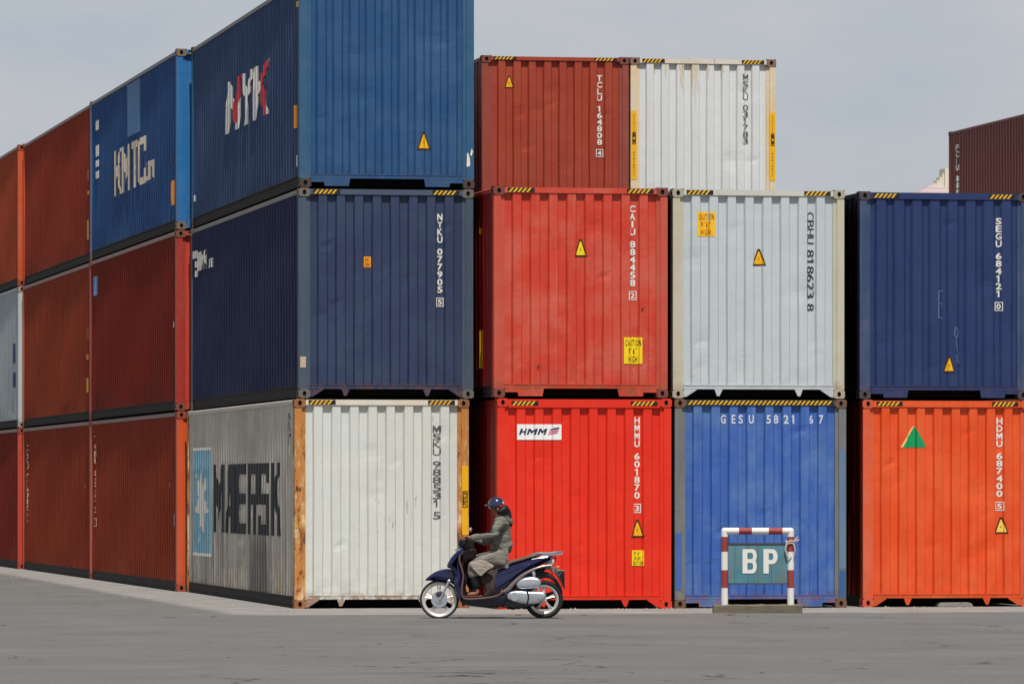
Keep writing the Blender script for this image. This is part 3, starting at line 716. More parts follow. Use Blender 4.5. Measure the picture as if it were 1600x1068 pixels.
# second row behind ---------------------------------------------------
tb = paint((158, 62, 42), .04, .3, .15, fadecol=(164, 80, 60)); tbs = paint((110, 34, 22), .1, .3, .4)
c = container((4.939, 12.8, lvl(2)), 'rust-brown container standing behind the red column with its triangle label high', tb, tbs, rusty((120, 62, 50), .3), paint((148, 68, 54), .1, .4, .25), header=.06, rail_m=paint((90, 26, 16), .1, .3, .4), seed=51, hazard='ends')  # tbs and the rail are darkened browns, side shade put into the paint
number(c, 'TCLU 164808', '4', 1.925, 2.02, 2.61, 1.275); triangle(c, .385, .545, 2.38, 2.585)
w2 = paint((214, 217, 217), .03, .2, .10, fadecol=(206, 204, 196))
c = container((7.421, 12.8, lvl(2)), 'white container behind the grey column with amber strips on its posts', w2, paint((150, 148, 140), .1, .3, .3), rusty((130, 100, 85), .45), paint((218, 206, 180), .22, .5, .2, fadecol=(212, 170, 110)), header=.075, seed=52,
              header_m=paint((218, 212, 200), .25, .3, .2, fadecol=(205, 160, 110)))
number(c, 'MSKU 031783', '', 1.90, 2.0, 2.66, 1.50, GREYMARK, bold=-.005)
for x0 in (.012, CW - .108):
    s_ = post_label(c, x0, x0 + .096, .90, 2.03, YEL)
    a = A(); put_frame(a, x0 + .02, x0 + .08, 1.48, 1.68, .014); put_rect(a, x0 + .035, x0 + .065, 1.51, 1.56); put_rect(a, x0 + .035, x0 + .065, 1.60, 1.65)
    for k in range(8): put_char(a, 'WARNING9'[k], x0 + .035, x0 + .06, .98 + k * .05, 1.01 + k * .05, 0)
    for k in range(7): put_char(a, 'CAUTION'[k], x0 + .035, x0 + .06, 1.94 - k * .05, 1.97 - k * .05, 0)
    a[0][:] = [(p, q) for p, q in a[0]]; decal(c, 'label_lettering', a, BROWNMARK, 'post', 2)
a = A()
for x_, w_, h_ in ((.60, .030, .25), (.66, .016, .34), (.86, .035, .38), (.89, .014, .5), (1.05, .034, .5), (1.10, .014, .75), (1.13, .010, .42), (1.55, .022, .30), (.42, .02, .16), (1.32, .012, .22), (1.95, .014, .30), (1.99, .008, .2)):
    L0 = []; R0 = []; n_ = 9
    for k in range(n_): f_ = k / (n_ - 1); ww = w_ * (1 - f_) ** 1.6 + .003; L0.append((x_ - ww * rnd.uniform(.6, 1.2) + .006 * math.sin(k), 2.80 - h_ * f_)); R0.append((x_ + ww * rnd.uniform(.6, 1.2) + .006 * math.sin(k), 2.80 - h_ * f_))
    a = A()
    for k in range(n_ - 1): put_poly(a, [L0[k], R0[k], R0[k + 1], L0[k + 1]])
    decal(c, 'rust_run', a, rusty((214, 196, 164), .35), 'end', 1)
hid = paint((120, 60, 45), .1, .3, .3)
for i, (x_, y_, k_, s_) in enumerate(((4.96, 12.8, 0, 'base of the stack behind the red column'), (4.95, 12.8, 1, 'middle of the stack behind the red column'), (7.45, 12.8, 0, 'base of the stack behind the grey column'), (7.43, 12.8, 1, 'middle of the stack behind the grey column'))):
    container((x_, y_, lvl(k_)), 'plain brown container, ' + s_, hid, hid, seed=60 + i)

# receding line on the left -------------------------------------------
br = paint((205, 84, 40), .05, .25, .2); brs = paint((138, 54, 32), .06, .2, .35, spec=.08, rough=.7, fadecol=(170, 72, 36)); brc = rusty((150, 66, 42), .3)  # sides use darker copies of the end colours, part of their shade painted in
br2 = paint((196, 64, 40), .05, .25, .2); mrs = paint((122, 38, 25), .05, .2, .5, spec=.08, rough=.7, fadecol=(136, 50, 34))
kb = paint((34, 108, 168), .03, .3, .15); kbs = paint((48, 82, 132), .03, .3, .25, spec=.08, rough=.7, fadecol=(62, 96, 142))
XB, YB = -0.130, 12.42; XC, YC = -0.228, 24.75; XD, YD = -0.42, 37.1; RZL = R(.55)
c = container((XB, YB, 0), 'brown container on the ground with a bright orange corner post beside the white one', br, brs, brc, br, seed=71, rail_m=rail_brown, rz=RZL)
number(c, 'TCLU 852413', '7', 11.35, 11.6, 2.62, .98, plain('pink_white_marking', (225, 190, 175), .6), face='side', bold=0)
side_label(c, .35, .45, 1.05, 1.25, WHITE, 'torn_sticker'); side_label(c, .9, 1.05, 1.68, 1.76, ORG)
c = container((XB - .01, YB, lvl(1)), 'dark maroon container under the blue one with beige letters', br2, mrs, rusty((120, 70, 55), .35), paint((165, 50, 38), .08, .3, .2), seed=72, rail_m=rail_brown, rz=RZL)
side_label(c, 11.15, 11.6, 2.25, 2.60, plain('pale_blue_film', (95, 150, 205), .5)); side_label(c, .45, .55, 1.35, 1.45, WHITE, 'torn_sticker'); side_label(c, .4, .48, 1.75, 1.85, WHITE, 'torn_sticker')
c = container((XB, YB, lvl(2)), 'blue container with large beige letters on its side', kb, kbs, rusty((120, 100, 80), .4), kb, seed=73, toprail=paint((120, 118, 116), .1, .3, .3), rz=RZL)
a = A(); BG = plain('beige_marking', (215, 200, 180), .6, vary=.2, scale=4)
row_text(a, 'KMTC', CL - 8.5, CL - 4.2, .98, 1.78, .055, .1); row_text(a, 'Line', CL - 4.1, CL - 2.95, 1.0, 1.32, .05, .12)
decal(c, 'company_lettering', S(a), BG, 'side', 1)
for z0, z1 in ((2.33, 2.50), (1.85, 2.05), (1.66, 1.78), (1.45, 1.58)): side_label(c, 11.0, 11.35, z0, z1, WHITE, 'marking_plate')
side_label(c, 5.0, 6.6, 1.9, CHH - .10, paint((70, 116, 158), .02, .3, .2), 'paint_patch')
side_label(c, .45, .85, .42, .82, ORG); side_label(c, .6, .75, 1.1, 1.2, plain('rust_spot', (140, 90, 60), .8), 'torn_sticker')
c = container((XC, YC, 0), 'brown container on the ground, second along the receding line with a white number column', br, brs, brc, br, seed=74, rail_m=rail_brown, rz=RZL)
number(c, 'CAXU 716042', '1', 11.25, 11.5, 2.55, 1.0, plain('pink_white_marking', (225, 190, 175), .6), face='side', bold=0); side_label(c, .9, 1.1, 1.66, 1.76, ORG)
c = container((XC, YC, lvl(1)), 'orange-brown container with yellow strips, middle of the second stack along the receding line', br, paint((142, 58, 34), .06, .2, .3, spec=.08, rough=.7, fadecol=(170, 76, 40)), brc, br, seed=75, rail_m=rail_brown, rz=RZL)
side_label(c, .35, .75, .52, .78, YEL); side_label(c, .35, .75, 1.12, 1.22, ORG); side_label(c, .4, .6, 1.5, 1.7, paint((170, 90, 50), .1, .2, .2))
c = container((XC + .01, YC, lvl(2)), 'streaked red-brown container beside the blue one with beige letters', br, paint((145, 54, 34), .06, .3, .6, spec=.08, rough=.7, fadecol=(160, 68, 44)), brc, br, seed=76, rail_m=rail_brown, rz=RZL)
side_label(c, .35, .7, .42, .78, ORG); side_label(c, .4, .6, 1.25, 1.32, YEL); side_label(c, .35, .6, 1.5, 1.7, paint((170, 90, 50), .1, .2, .2))
c = container((XD, YD, 0), 'dark maroon container on the ground at the edge of the picture', br2, mrs, brc, br2, seed=77, rail_m=rail_brown, rz=RZL)
c = container((XD, YD, lvl(1)), 'light grey container with blue marks in the receding line', paint((180, 186, 190), .05, .3, .2), paint((160, 168, 172), .05, .4, .3), rusty((150, 140, 130), .3), None, seed=78, rz=RZL)
side_label(c, .8, 1.15, 1.35, 1.75, plain('ink_blue', (30, 50, 100), .5)); side_label(c, .8, 1.15, .85, 1.15, plain('ink_blue', (30, 50, 100), .5))
c = container((XD, YD, lvl(2)), 'orange-brown container topmost at the edge of the picture', br, paint((162, 70, 40), .06, .2, .3, spec=.08, rough=.7, fadecol=(178, 84, 50)), brc, br, seed=79, rail_m=rail_brown, rz=RZL)

# far stack ----------------------------------------------------------
fb = paint((120, 60, 48), .05, .3, .3); fbs = paint((112, 52, 44), .05, .3, .3)
c = container((28.99, 72.54 - CL, lvl(3)), 'brown container far off above the deep blue one', fb, fbs, rusty((90, 66, 55), .3), None, seed=81)
number(c, 'FCIU 842916', '0', 11.2, 11.55, 2.5, .2, WHITE, face='side')
for k in range(3): container((28.99, 72.54 - CL, lvl(k)), 'plain brown container, ' + ('base', 'second layer', 'third layer')[k] + ' of the far stack', hid, hid, seed=82 + k)

# far warehouse --------------------------------------------------------
wb = empty('warehouse', (52.4, 168, 0)); tag(wb, 'distant warehouse with a pale pink striped roof and cream stepped parapet', 'building')
def stripes_mat():  # roof pinks kept pale: distance haze is put into the colour
    m, t, b = nodes('striped_roof'); tcn = t.nodes.new('ShaderNodeTexCoord'); wv = t.nodes.new('ShaderNodeTexWave'); wv.inputs['Scale'].default_value = .9; wv.bands_direction = 'Y'
    t.links.new(tcn.outputs['Object'], wv.inputs[0]); c = mix(t, wv.outputs[1], (.40, .29, .29, 1), (.46, .40, .40, 1)); t.links.new(c, b.inputs['Base Color']); b.inputs['Roughness'].default_value = .7; return m
m_ = MB(); m_.add([(-11, -4, 9.0), (18, -4, 9.0), (18, 8, 16.4), (4.1, 8, 16.4), (-11, 20, 9.0), (18, 20, 9.0)], [(0, 1, 2, 3), (0, 3, 4), (3, 2, 5, 4), (1, 5, 2)]); m_.build('roof', stripes_mat(), wb)
m_ = MB(); m_.box((-10.5, -3.6, 0), (17.6, 19.6, 9.0)); m_.build('wall', plain('cream_render', (205, 200, 185), .8), wb)
m_ = MB()
for k in range(4): m_.box((3.75 + k * .14, 7.6 - k * .01, 9.0), (4.6, 8.2, 16.2 + k * .17))
m_.box((4.25, 7.4, 9.0), (10, 8.4, 16.95)); m_.build('parapet', plain('cream_plaster', (214, 208, 190), .8), wb)

# concrete slab and grit at the foot of the stacks -----------------------
m_ = MB(); m_.prism_y([(0, 0), (.50, 0), (.47, .05), (.42, .062), (.05, .058), (.02, .04)], 0, .35)
sb_ = m_.build('concrete_slab', apron_mat(), None, bevel=.006); sb_.location = (9.05, -.62, .002); sb_.rotation_euler = (0, 0, R(-4)); tag(sb_, 'pale broken concrete slab lying under the orange container', 'slab')
m_ = MB()
for k in range(900):
    if k % 3: x_ = rnd.uniform(-.5, 11); y_ = -1.0 - abs(rnd.gauss(0, .9)) + (.6 if x_ < 2.6 else 0)
    else: y_ = rnd.uniform(0, 50); x_ = -.35 - abs(rnd.gauss(0, .5)) - max(0, y_ - 12) * .012
    s_ = rnd.uniform(.006, .022) * (1.6 if rnd.random() < .05 else 1); q = [rnd.uniform(.7, 1.3) * s_ for _ in range(6)]
    zb = 0 if y_ > -3.9 else -.008
    m_.add([(x_ - q[0], y_, zb), (x_, y_ - q[1], zb), (x_ + q[2], y_, zb), (x_, y_ + q[3], zb), (x_ + q[0] * .2, y_, zb + q[4])], [(0, 1, 4), (1, 2, 4), (2, 3, 4), (3, 0, 4)])
tag(m_.build('grit', plain('pale_grit', (150, 144, 134), .9)), 'loose pale grit scattered along the foot of the container stacks', 'grit', kind='stuff')

# ------------------------------------------------------------------ striped sign frame
WPAINT = plain('chipped_white_paint', (228, 226, 220), .55, vary=.08, scale=10); RPAINT = plain('faded_red_paint', (150, 62, 60), .6, vary=.2, scale=8)
sf = empty('sign_frame', (5.134, -3.60, .0), R(-9)); tag(sf, 'red and white striped tube frame carrying a teal board, standing before the royal blue container', 'sign frame')
PX = 117.3
def bandpost(x):
    mb = MB(); r = .046; cuts_ = [(.115, .37, 0), (.37, .605, 1), (.605, .855, 0), (.855, 1.09 - .02, 1)] if x < .5 else [(.115, .37, 0), (.37, .605, 1), (.605, .855, 0), (.855, 1.10, 1)]
    cuts_ = [(.10, .345, 0), (.345, .58, 1), (.58, .83, 0), (.83, 1.06 - .0, 1), (1.06, 1.09, 0)] if False else [(.10, .335, 0), (.335, .575, 1), (.575, .82, 0), (.82, 1.02, 1), (1.02, 1.10, 0)]
    for a_, b_, mi in cuts_: mb.tube([(x, 0, a_), (x, 0, b_)], r, 14, mi)
    return mb
xa, xb = .155, 1.04
for x_ in (xa, xb): bandpost(x_).build('post', [WPAINT, RPAINT], sf, True)
mb = MB(); xs = [xa, .345, .52, .745, .93, xb]
for i, (p, q) in enumerate(zip(xs, xs[1:])): mb.tube([(p, 0, 1.095), (q, 0, 1.095)], .046, 14, i % 2)
for x_ in (xa, xb): mb.ellipsoid((x_, 0, 1.095), (.047, .047, .047), 12, 8)
mb.build('crossbar', [WPAINT, RPAINT], sf, True)
def teal_mat():
    m, t, b = nodes('weathered_teal'); L = t.links.new; tcn = t.nodes.new('ShaderNodeTexCoord'); v = tcn.outputs['Object']
    c = mix(t, ramp(t, noise(t, v, 3, 6), .3, .7), rgb(lin((64, 122, 140))), rgb(lin((84, 138, 152))))
    c = mix(t, math_(t, 'MULTIPLY', ramp(t, noise(t, mapping(t, v, (14, 1, 1.2)), 1, 6, .7), .45, .65), .8), c, rgb(lin((112, 116, 106))))
    L(c, b.inputs['Base Color']); b.inputs['Roughness'].default_value = .6; return m
mb = MB(); mb.box((xa + .05, -.012, .40), (xb - .05, .012, .915)); bd = mb.build('sign_board', teal_mat(), sf)
for z_, z2_ in ((.915, .935), (.385, .40)):
    mb = MB(); mb.box((xa + .045, -.02, z_), (xb - .045, .02, z2_)); mb.build('board_edge', plain('dark_angle_iron', (70, 62, 55), .7, vary=.3), bd)
for x_ in (.29, .47, .60, .78):
    mb = MB(); mb.box((x_, -.0145, .402), (x_ + .005, -.0115, .913)); mb.build('board_seam', plain('seam_grime', (60, 90, 95), .8), bd)
a = A()
put_poly(a, [(.395, .53), (.46, .53), (.46, .855), (.395, .855)])
for z0, z1 in ((.53, .72), (.672, .855)):
    pts = [(.46, z0), (.53, z0)] + [(.53 + .055 * math.sin(th), (z0 + z1) / 2 - (z1 - z0) / 2 * math.cos(th)) for th in [math.pi * k / 8 for k in range(9)]] + [(.46, z1)]
    inn = [(.46, z0 + .05), (.515, z0 + .05)] + [(.515 + .022 * math.sin(th), (z0 + z1) / 2 - ((z1 - z0) / 2 - .05) * math.cos(th)) for th in [math.pi * k / 8 for k in range(9)]] + [(.46, z1 - .05)]
    for k in range(len(pts) - 1): put_poly(a, [pts[k], pts[k + 1], inn[k + 1], inn[k]])
put_poly(a, [(.675, .53), (.745, .53), (.745, .855), (.675, .855)])
z0, z1 = .655, .855
pts = [(.745, z0), (.80, z0)] + [(.80 + .065 * math.sin(th), (z0 + z1) / 2 - (z1 - z0) / 2 * math.cos(th)) for th in [math.pi * k / 8 for k in range(9)]] + [(.745, z1)]
inn = [(.745, z0 + .055), (.785, z0 + .055)] + [(.785 + .022 * math.sin(th), (z0 + z1) / 2 - ((z1 - z0) / 2 - .055) * math.cos(th)) for th in [math.pi * k / 8 for k in range(9)]] + [(.745, z1 - .055)]
for k in range(len(pts) - 1): put_poly(a, [pts[k], pts[k + 1], inn[k + 1], inn[k]])
me = bpy.data.meshes.new('lettering'); me.from_pydata([(p, -.0175 - .0004 * (i % 2), q) for i, (p, q) in enumerate(a[0])], [], a[1]); me.materials.append(None)
link('lettering', me, WPAINT, bd)
mb = MB()   # timber sleeper the frame stands on
rnd2 = random.Random(8); L_ = 1.19; n_ = 18; vs = []; 
for i in range(n_ + 1):
    x_ = L_ * i / n_
    for y_, z_ in ((-.11, 0), (-.112, .098), (-.10, .112), (.11, .115), (.12, .10), (.12, 0)): vs.append((x_, y_ + rnd2.uniform(-.004, .004), z_ + (rnd2.uniform(-.006, .006) if z_ > 0 else 0)))
mb.add(vs, [(i * 6 + k, i * 6 + (k + 1) % 6, (i + 1) * 6 + (k + 1) % 6, (i + 1) * 6 + k) for i in range(n_) for k in range(6)] + [(5, 4, 3, 2, 1, 0), tuple(n_ * 6 + k for k in range(6))])
def timber():
    m, t, b = nodes('weathered_timber'); L = t.links.new; tcn = t.nodes.new('ShaderNodeTexCoord')
    c = mix(t, noise(t, mapping(t, tcn.outputs['Object'], (1.5, 14, 22)), 2.5, 7, .7), rgb(lin((52, 46, 38))), rgb(lin((140, 130, 112))))
    L(c, b.inputs['Base Color']); b.inputs['Roughness'].default_value = .9; return m
mb.build('timber_base', timber(), sf)
# cloth strip knotted round the post, hanging
mb = MB()
loop = [(xb + .058 * math.cos(t_), .055 * math.sin(t_), .955 + .012 * math.sin(3 * t_)) for t_ in [k * math.pi / 6 for k in range(12)]]
mb.tube(loop, .013, 8, closed=True); mb.tube([(p[0], p[1], p[2] - .03) for p in loop], .012, 8, closed=True)
mb.tube([(xb - .05, -.05, .95), (xb - .075, -.055, .86), (xb - .055, -.055, .78), (xb - .02, -.06, .73), (xb + .01, -.06, .76)], [.014, .012, .011, .009, .006], 8)
mb.tube([(xb + .03, -.05, .95), (xb + .07, -.06, .99), (xb + .10, -.07, 1.03)], [.012, .012, .004], 8)
mb.tube([(xb + .03, -.055, .94), (xb + .055, -.065, .85), (xb + .04, -.06, .76)], [.012, .010, .004], 8)
mb.tube([(xb + .03, -.055, .96), (xb + .08, -.06, .965), (xb + .115, -.06, .985)], [.010, .012, .004], 8)
tag(mb.build('cloth_strip', plain('pale_rag', (190, 178, 172), .9, vary=.2), None, True), 'pale rag knotted around the post of the striped frame', 'rag')
bpy.data.objects['cloth_strip'].location = sf.location; bpy.data.objects['cloth_strip'].rotation_euler = sf.rotation_euler

# ------------------------------------------------------------------ scooter
def q2(zx, zy): return ((zx - 225) / 591, (997 - zy) / 591)
def q3(zx, zy, y): a_, b_ = q2(zx, zy); return (a_, y, b_)
def smooth_poly(pts, k=4):
    n = len(pts); o = []
    for i in range(n):
        p0, p1, p2, p3 = pts[i - 1], pts[i], pts[(i + 1) % n], pts[(i + 2) % n]
        for j in range(k):
            t = j / k
            o.append(tuple(.5 * (2 * p1[d] + (p2[d] - p0[d]) * t + (2 * p0[d] - 5 * p1[d] + 4 * p2[d] - p3[d]) * t * t + (3 * p1[d] - p0[d] - 3 * p2[d] + p3[d]) * t ** 3) for d in (0, 1)))
    return o
def smooth_line(pts, k=5):
    o = []; n = len(pts)
    for i in range(n - 1):
        p0, p1, p2, p3 = pts[max(i - 1, 0)], pts[i], pts[i + 1], pts[min(i + 2, n - 1)]
        for j in range(k):
            t = j / k; o.append(tuple(.5 * (2 * p1[d] + (p2[d] - p0[d]) * t + (2 * p0[d] - 5 * p1[d] + 4 * p2[d] - p3[d]) * t * t + (3 * p1[d] - p0[d] - 3 * p2[d] + p3[d]) * t ** 3) for d in range(len(p1))))
    o.append(tuple(pts[-1])); return o
def inset(poly, d):
    n = len(poly); area = sum(poly[i - 1][0] * poly[i][1] - poly[i][0] * poly[i - 1][1] for i in range(n)); s = 1 if area > 0 else -1; o = []
    for i in range(n):
        a_ = Vector(poly[i - 1]); b_ = Vector(poly[i]); c_ = Vector(poly[(i + 1) % n])
        e1 = (b_ - a_); e2 = (c_ - b_)
        if e1.length < 1e-9 or e2.length < 1e-9: o.append(tuple(b_)); continue
        e1.normalize(); e2.normalize(); nn = Vector((-(e1.y + e2.y), e1.x + e2.x)) * s
        if nn.length < 1e-6: o.append(tuple(b_)); continue
        nn.normalize(); o.append((b_.x + nn.x * d, b_.y + nn.y * d))
    return o
def pillow(mb, zpts, hw, rnd_=.02, yc=0, mi=0, smooth=4, raw=False):
    poly = [p if raw else q2(*p) for p in zpts]
    if smooth: poly = smooth_poly(poly, smooth)
    lay = [(-hw, rnd_), (-hw * .93, rnd_ * .45), (-hw * .72, rnd_ * .1), (-hw * .4, 0), (hw * .4, 0), (hw * .72, rnd_ * .1), (hw * .93, rnd_ * .45), (hw, rnd_)]
    n = len(poly); vs = []
    for y_, d in lay: vs += [(x, yc + y_, z) for x, z in inset(poly, d)]
    fs = []
    for l in range(len(lay) - 1):
        for i in range(n): fs.append((l * n + i, l * n + (i + 1) % n, (l + 1) * n + (i + 1) % n, (l + 1) * n + i))
    fs.append(tuple(range(n - 1, -1, -1))); fs.append(tuple((len(lay) - 1) * n + i for i in range(n)))
    mb.add(vs, fs, mi)
def qtube(mb, zpts, r, seg=10, k=5, mi=0):
    pts = [q3(*p) for p in zpts]; pts = smooth_line(pts, k); rs = r
    if isinstance(r, (list, tuple)):
        n = len(pts); rs = [r[min(int(i / (n - 1) * (len(r) - 1)), len(r) - 2)] * (1 - (i / (n - 1) * (len(r) - 1)) % 1 if i < n - 1 else 0) + r[min(int(i / (n - 1) * (len(r) - 1)), len(r) - 2) + 1] * ((i / (n - 1) * (len(r) - 1)) % 1 if i < n - 1 else 1) for i in range(n)]
    mb.tube(pts, rs, seg, mi)
SC_LOC = (1.095, -5.495, -.008); SC_RZ = -YAW
NAVY = plain('navy_gloss', (20, 24, 74), .22, .25, vary=.05, coat=1.0); SILV = plain('cast_silver', (196, 200, 206), .35, .75, vary=.08)
ALLOY = plain('alloy', (215, 214, 208), .35, .5, vary=.05); RUBBER = plain('tyre_rubber', (30, 30, 30), .8); BLK = plain('black_plastic', (20, 20, 23), .4)
TRIM = plain('brown_trim', (96, 76, 72), .45); SEATM = plain('brown_seat', (112, 92, 78), .6, vary=.1); CHROME = plain('chrome', (225, 225, 228), .15, .95, vary=.02); DKG = plain('dark_grey_metal', (70, 72, 76), .5, .5)
sc = empty('motor_scooter', SC_LOC, SC_RZ); tag(sc, 'dark blue motor scooter with silver engine and spoked alloy wheels', 'scooter')
def wheel(cx, cz, R0, tr, rim_r, spokes, name='wheel'):
    """tyre outer radius R0, tyre half-thickness tr, rim outer radius rim_r"""
    mt = R0 - tr * 1.0; mb = MB(); prof = []
    for k in range(14):
        th = 2 * math.pi * k / 14; prof.append((R0 - (R0 - rim_r) / 2 + (R0 - rim_r) / 2 * math.cos(th), tr * math.sin(th)))
    mb.revolve_y(prof, cx, cz, 48); ty = mb.build('wheel', RUBBER, sc, True)
    mb = MB(); hw = tr * .62; ri = rim_r * .845
    mb.revolve_y([(rim_r + .006, -hw), (rim_r - .008, -hw - .004), (ri, -hw * .7), (ri - .004, 0), (ri, hw * .7), (rim_r - .008, hw + .004), (rim_r + .006, hw)], cx, cz, 48)
    mb.build('rim', ALLOY, ty, True)
    mb = MB(); mb.revolve_y([(.001, -.035), (.034, -.035), (.038, -.02), (.038, .03), (.001, .03)], cx, cz, 24)
    for s_ in range(spokes):
        th = 2 * math.pi * s_ / spokes + .35
        for dt in (-.10, .10):
            a_ = (cx + .03 * math.cos(th), -.008, cz + .03 * math.sin(th)); b_ = (cx + ri * math.cos(th + dt), -.004, cz + ri * math.sin(th + dt)); mb.tube([a_, b_], [.011, .008], 6)
    mb.build('spokes', ALLOY, ty, True); return ty
fwc = q2(226, 853); rwc = q2(1022, 853)
wf = wheel(fwc[0], fwc[1], .252, .042, .222, 5); wr = wheel(rwc[0], rwc[1], .250, .055, .186, 5)
mb = MB(); mb.revolve_y([(.045, -.045), (.105, -.045), (.105, -.049), (.045, -.049)], fwc[0], fwc[1], 32); mb.revolve_y([(.001, -.046), (.05, -.046), (.046, -.06), (.001, -.06)], fwc[0], fwc[1], 20, 0)
mb.build('brake_disc', SILV, wf, True)
mb = MB(); pillow(mb, [(205, 800), (245, 790), (262, 815), (230, 830), (205, 825)], .02, .006, -.055); mb.build('brake_caliper', DKG, sc, True)
for s_ in (-1, 1):
    mb = MB(); qtube(mb, [(232, 853, s_ * .062), (265, 785, s_ * .062), (303, 708, s_ * .062)], [.017, .017, .020], 10); mb.ellipsoid(q3(300, 713, s_ * .064), (.026, .02, .026), 12, 8); mb.ellipsoid(q3(231, 852, s_ * .06), (.022, .016, .022), 12, 8); mb.build('fork_leg', SILV, sc, True)
mb = MB(); pillow(mb, [(118, 706), (140, 680), (190, 645), (250, 624), (305, 622), (340, 650), (345, 715), (330, 740), (305, 712), (262, 690), (215, 684), (170, 694), (140, 710)], .062, .02); mb.build('front_mudguard', NAVY, sc, True)
mb = MB(); pillow(mb, [(120, 707), (135, 690), (165, 682), (150, 704)], .035, .008); mb.build('mudguard_tip', CHROME, sc, True)
mb = MB(); pillow(mb, [(284, 600), (298, 560), (325, 520), (362, 486), (405, 468), (428, 478), (410, 520), (398, 560), (400, 620), (410, 680), (400, 740), (400, 800), (418, 845), (380, 848), (352, 800), (335, 735), (340, 670), (318, 625)], .165, .06); mb.build('leg_shield', NAVY, sc, True)
mb = MB(); pillow(mb, [(284, 604), (290, 578), (304, 560), (308, 590), (298, 612)], .07, .012); mb.build('indicator_lens', plain('clear_lens', (190, 190, 185), .1), sc, True)
mb = MB(); qtube(mb, [(352, 488, 0), (385, 468, 0), (420, 470, 0)], .028, 10); mb.build('shield_chrome', CHROME, sc, True)
for s_ in (-1, 1):
    mb = MB(); qtube(mb, [(418, 478, s_ * .14), (385, 520, s_ * .165), (380, 560, s_ * .172), (398, 620, s_ * .175), (410, 680, s_ * .175), (398, 760, s_ * .172), (402, 825, s_ * .17), (440, 848, s_ * .17), (560, 842, s_ * .17), (660, 825, s_ * .165), (720, 790, s_ * .16)], [.011, .013, .013, .013, .014], 8); mb.build('edge_trim', TRIM, sc, True)
mb = MB(); pillow(mb, [(408, 480), (500, 470), (498, 540), (430, 560), (425, 640), (438, 700), (425, 790), (440, 838), (404, 838), (402, 760), (414, 690), (402, 610), (398, 540)], .15, .02); mb.build('inner_shield', plain('dark_brown_plastic', (52, 38, 36), .55), sc, True)
mb = MB(); pillow(mb, [(400, 838), (560, 832), (700, 800), (760, 800), (745, 860), (690, 905), (560, 908), (450, 900), (385, 870)], .15, .03); mb.build('floorboard', plain('navy_black', (22, 24, 44), .35, .2, coat=.5), sc, True)
mb = MB(); pillow(mb, [(532, 700), (585, 640), (650, 620), (690, 700), (720, 800), (600, 835), (560, 830), (575, 770)], .13, .02); mb.build('tunnel', plain('dark_brown_plastic', (52, 38, 36), .55), sc, True)
mb = MB(); pillow(mb, [(642, 668), (690, 628), (760, 590), (860, 556), (960, 532), (1040, 518), (1090, 528), (1070, 556), (1000, 588), (920, 620), (850, 668), (790, 720), (735, 775), (690, 795), (636, 790), (630, 730)], .135, .045); mb.build('side_fairing', NAVY, sc, True)
for s_ in (-1, 1):
    mb = MB(); qtube(mb, [(636, 792, s_ * .12), (628, 730, s_ * .125), (640, 665, s_ * .125), (670, 640, s_ * .12)], .009, 8); mb.build('edge_trim', TRIM, sc, True)
    mb = MB(); qtube(mb, [(700, 800, s_ * .13), (745, 778, s_ * .14), (800, 720, s_ * .14), (860, 668, s_ * .135), (940, 625, s_ * .125), (1010, 600, s_ * .11), (1085, 592, s_ * .09)], [.026, .028, .022, .018, .012], 8); mb.build('lower_trim', plain('pewter_trim', (140, 124, 122), .3, .4), sc, True)
mb = MB(); pillow(mb, [(612, 640), (650, 612), (700, 585), (770, 556), (850, 535), (930, 508), (985, 500), (1000, 515), (960, 532), (860, 556), (760, 592), (690, 630), (655, 660), (622, 665)], .125, .03); mb.build('seat', SEATM, sc, True)
mb = MB()
for s_ in (-1, 1): qtube(mb, [(925, 512, s_ * .105), (990, 500, s_ * .11), (1060, 500, s_ * .10), (1120, 492, s_ * .085), (1160, 492, s_ * .05)], [.012, .015, .013, .012, .012], 8)
qtube(mb, [(1160, 492, -.055), (1163, 492, 0), (1160, 492, .055)], .012, 8); pillow(mb, [(1010, 508), (1090, 500), (1160, 496), (1155, 515), (1080, 522), (1020, 528)], .07, .008)
mb.build('luggage_rack', CHROME, sc, True)
mb = MB(); pillow(mb, [(1055, 548), (1098, 545), (1100, 582), (1060, 590), (1030, 580)], .07, .015); tl = mb.build('tail_light', plain('pale_lens', (205, 200, 200), .2), sc, True)
mb = MB(); pillow(mb, [(1098, 532), (1120, 535), (1108, 572), (1097, 580)], .06, .01); mb.build('red_lens', plain('red_lens', (190, 24, 20), .2), tl, True)
mb = MB(); pillow(mb, [(985, 600), (1040, 592), (1085, 600), (1130, 622), (1180, 632), (1170, 642), (1128, 648), (1160, 710), (1184, 768), (1172, 765), (1140, 710), (1108, 660), (1060, 628), (1010, 622)], .06, .008); mb.build('rear_mudguard', plain('grey_plastic', (112, 112, 108), .5), sc, True)
mb = MB(); 
pillow(mb, [(1145, 690), (1162, 722), (1176, 756), (1168, 756), (1150, 716), (1138, 690)], .085, .003, smooth=0); mb.build('number_plate', plain('worn_plate', (70, 66, 40), .5), sc, True)
mb = MB(); pillow(mb, [(930, 700), (950, 650), (1000, 638), (1060, 650), (1110, 690), (1150, 750), (1165, 800), (1150, 800), (1120, 745), (1075, 700), (1030, 690), (985, 705), (940, 740)], .055, .01); mb.build('inner_mudguard', BLK, sc, True)
mb = MB(); pillow(mb, [(745, 800), (800, 730), (870, 672), (950, 630), (1040, 612), (1000, 660), (930, 700), (900, 790), (780, 850)], .10, .02, .02); mb.build('dark_backing', BLK, sc, True)  # black infill added behind the engine to darken the gap under the fairing
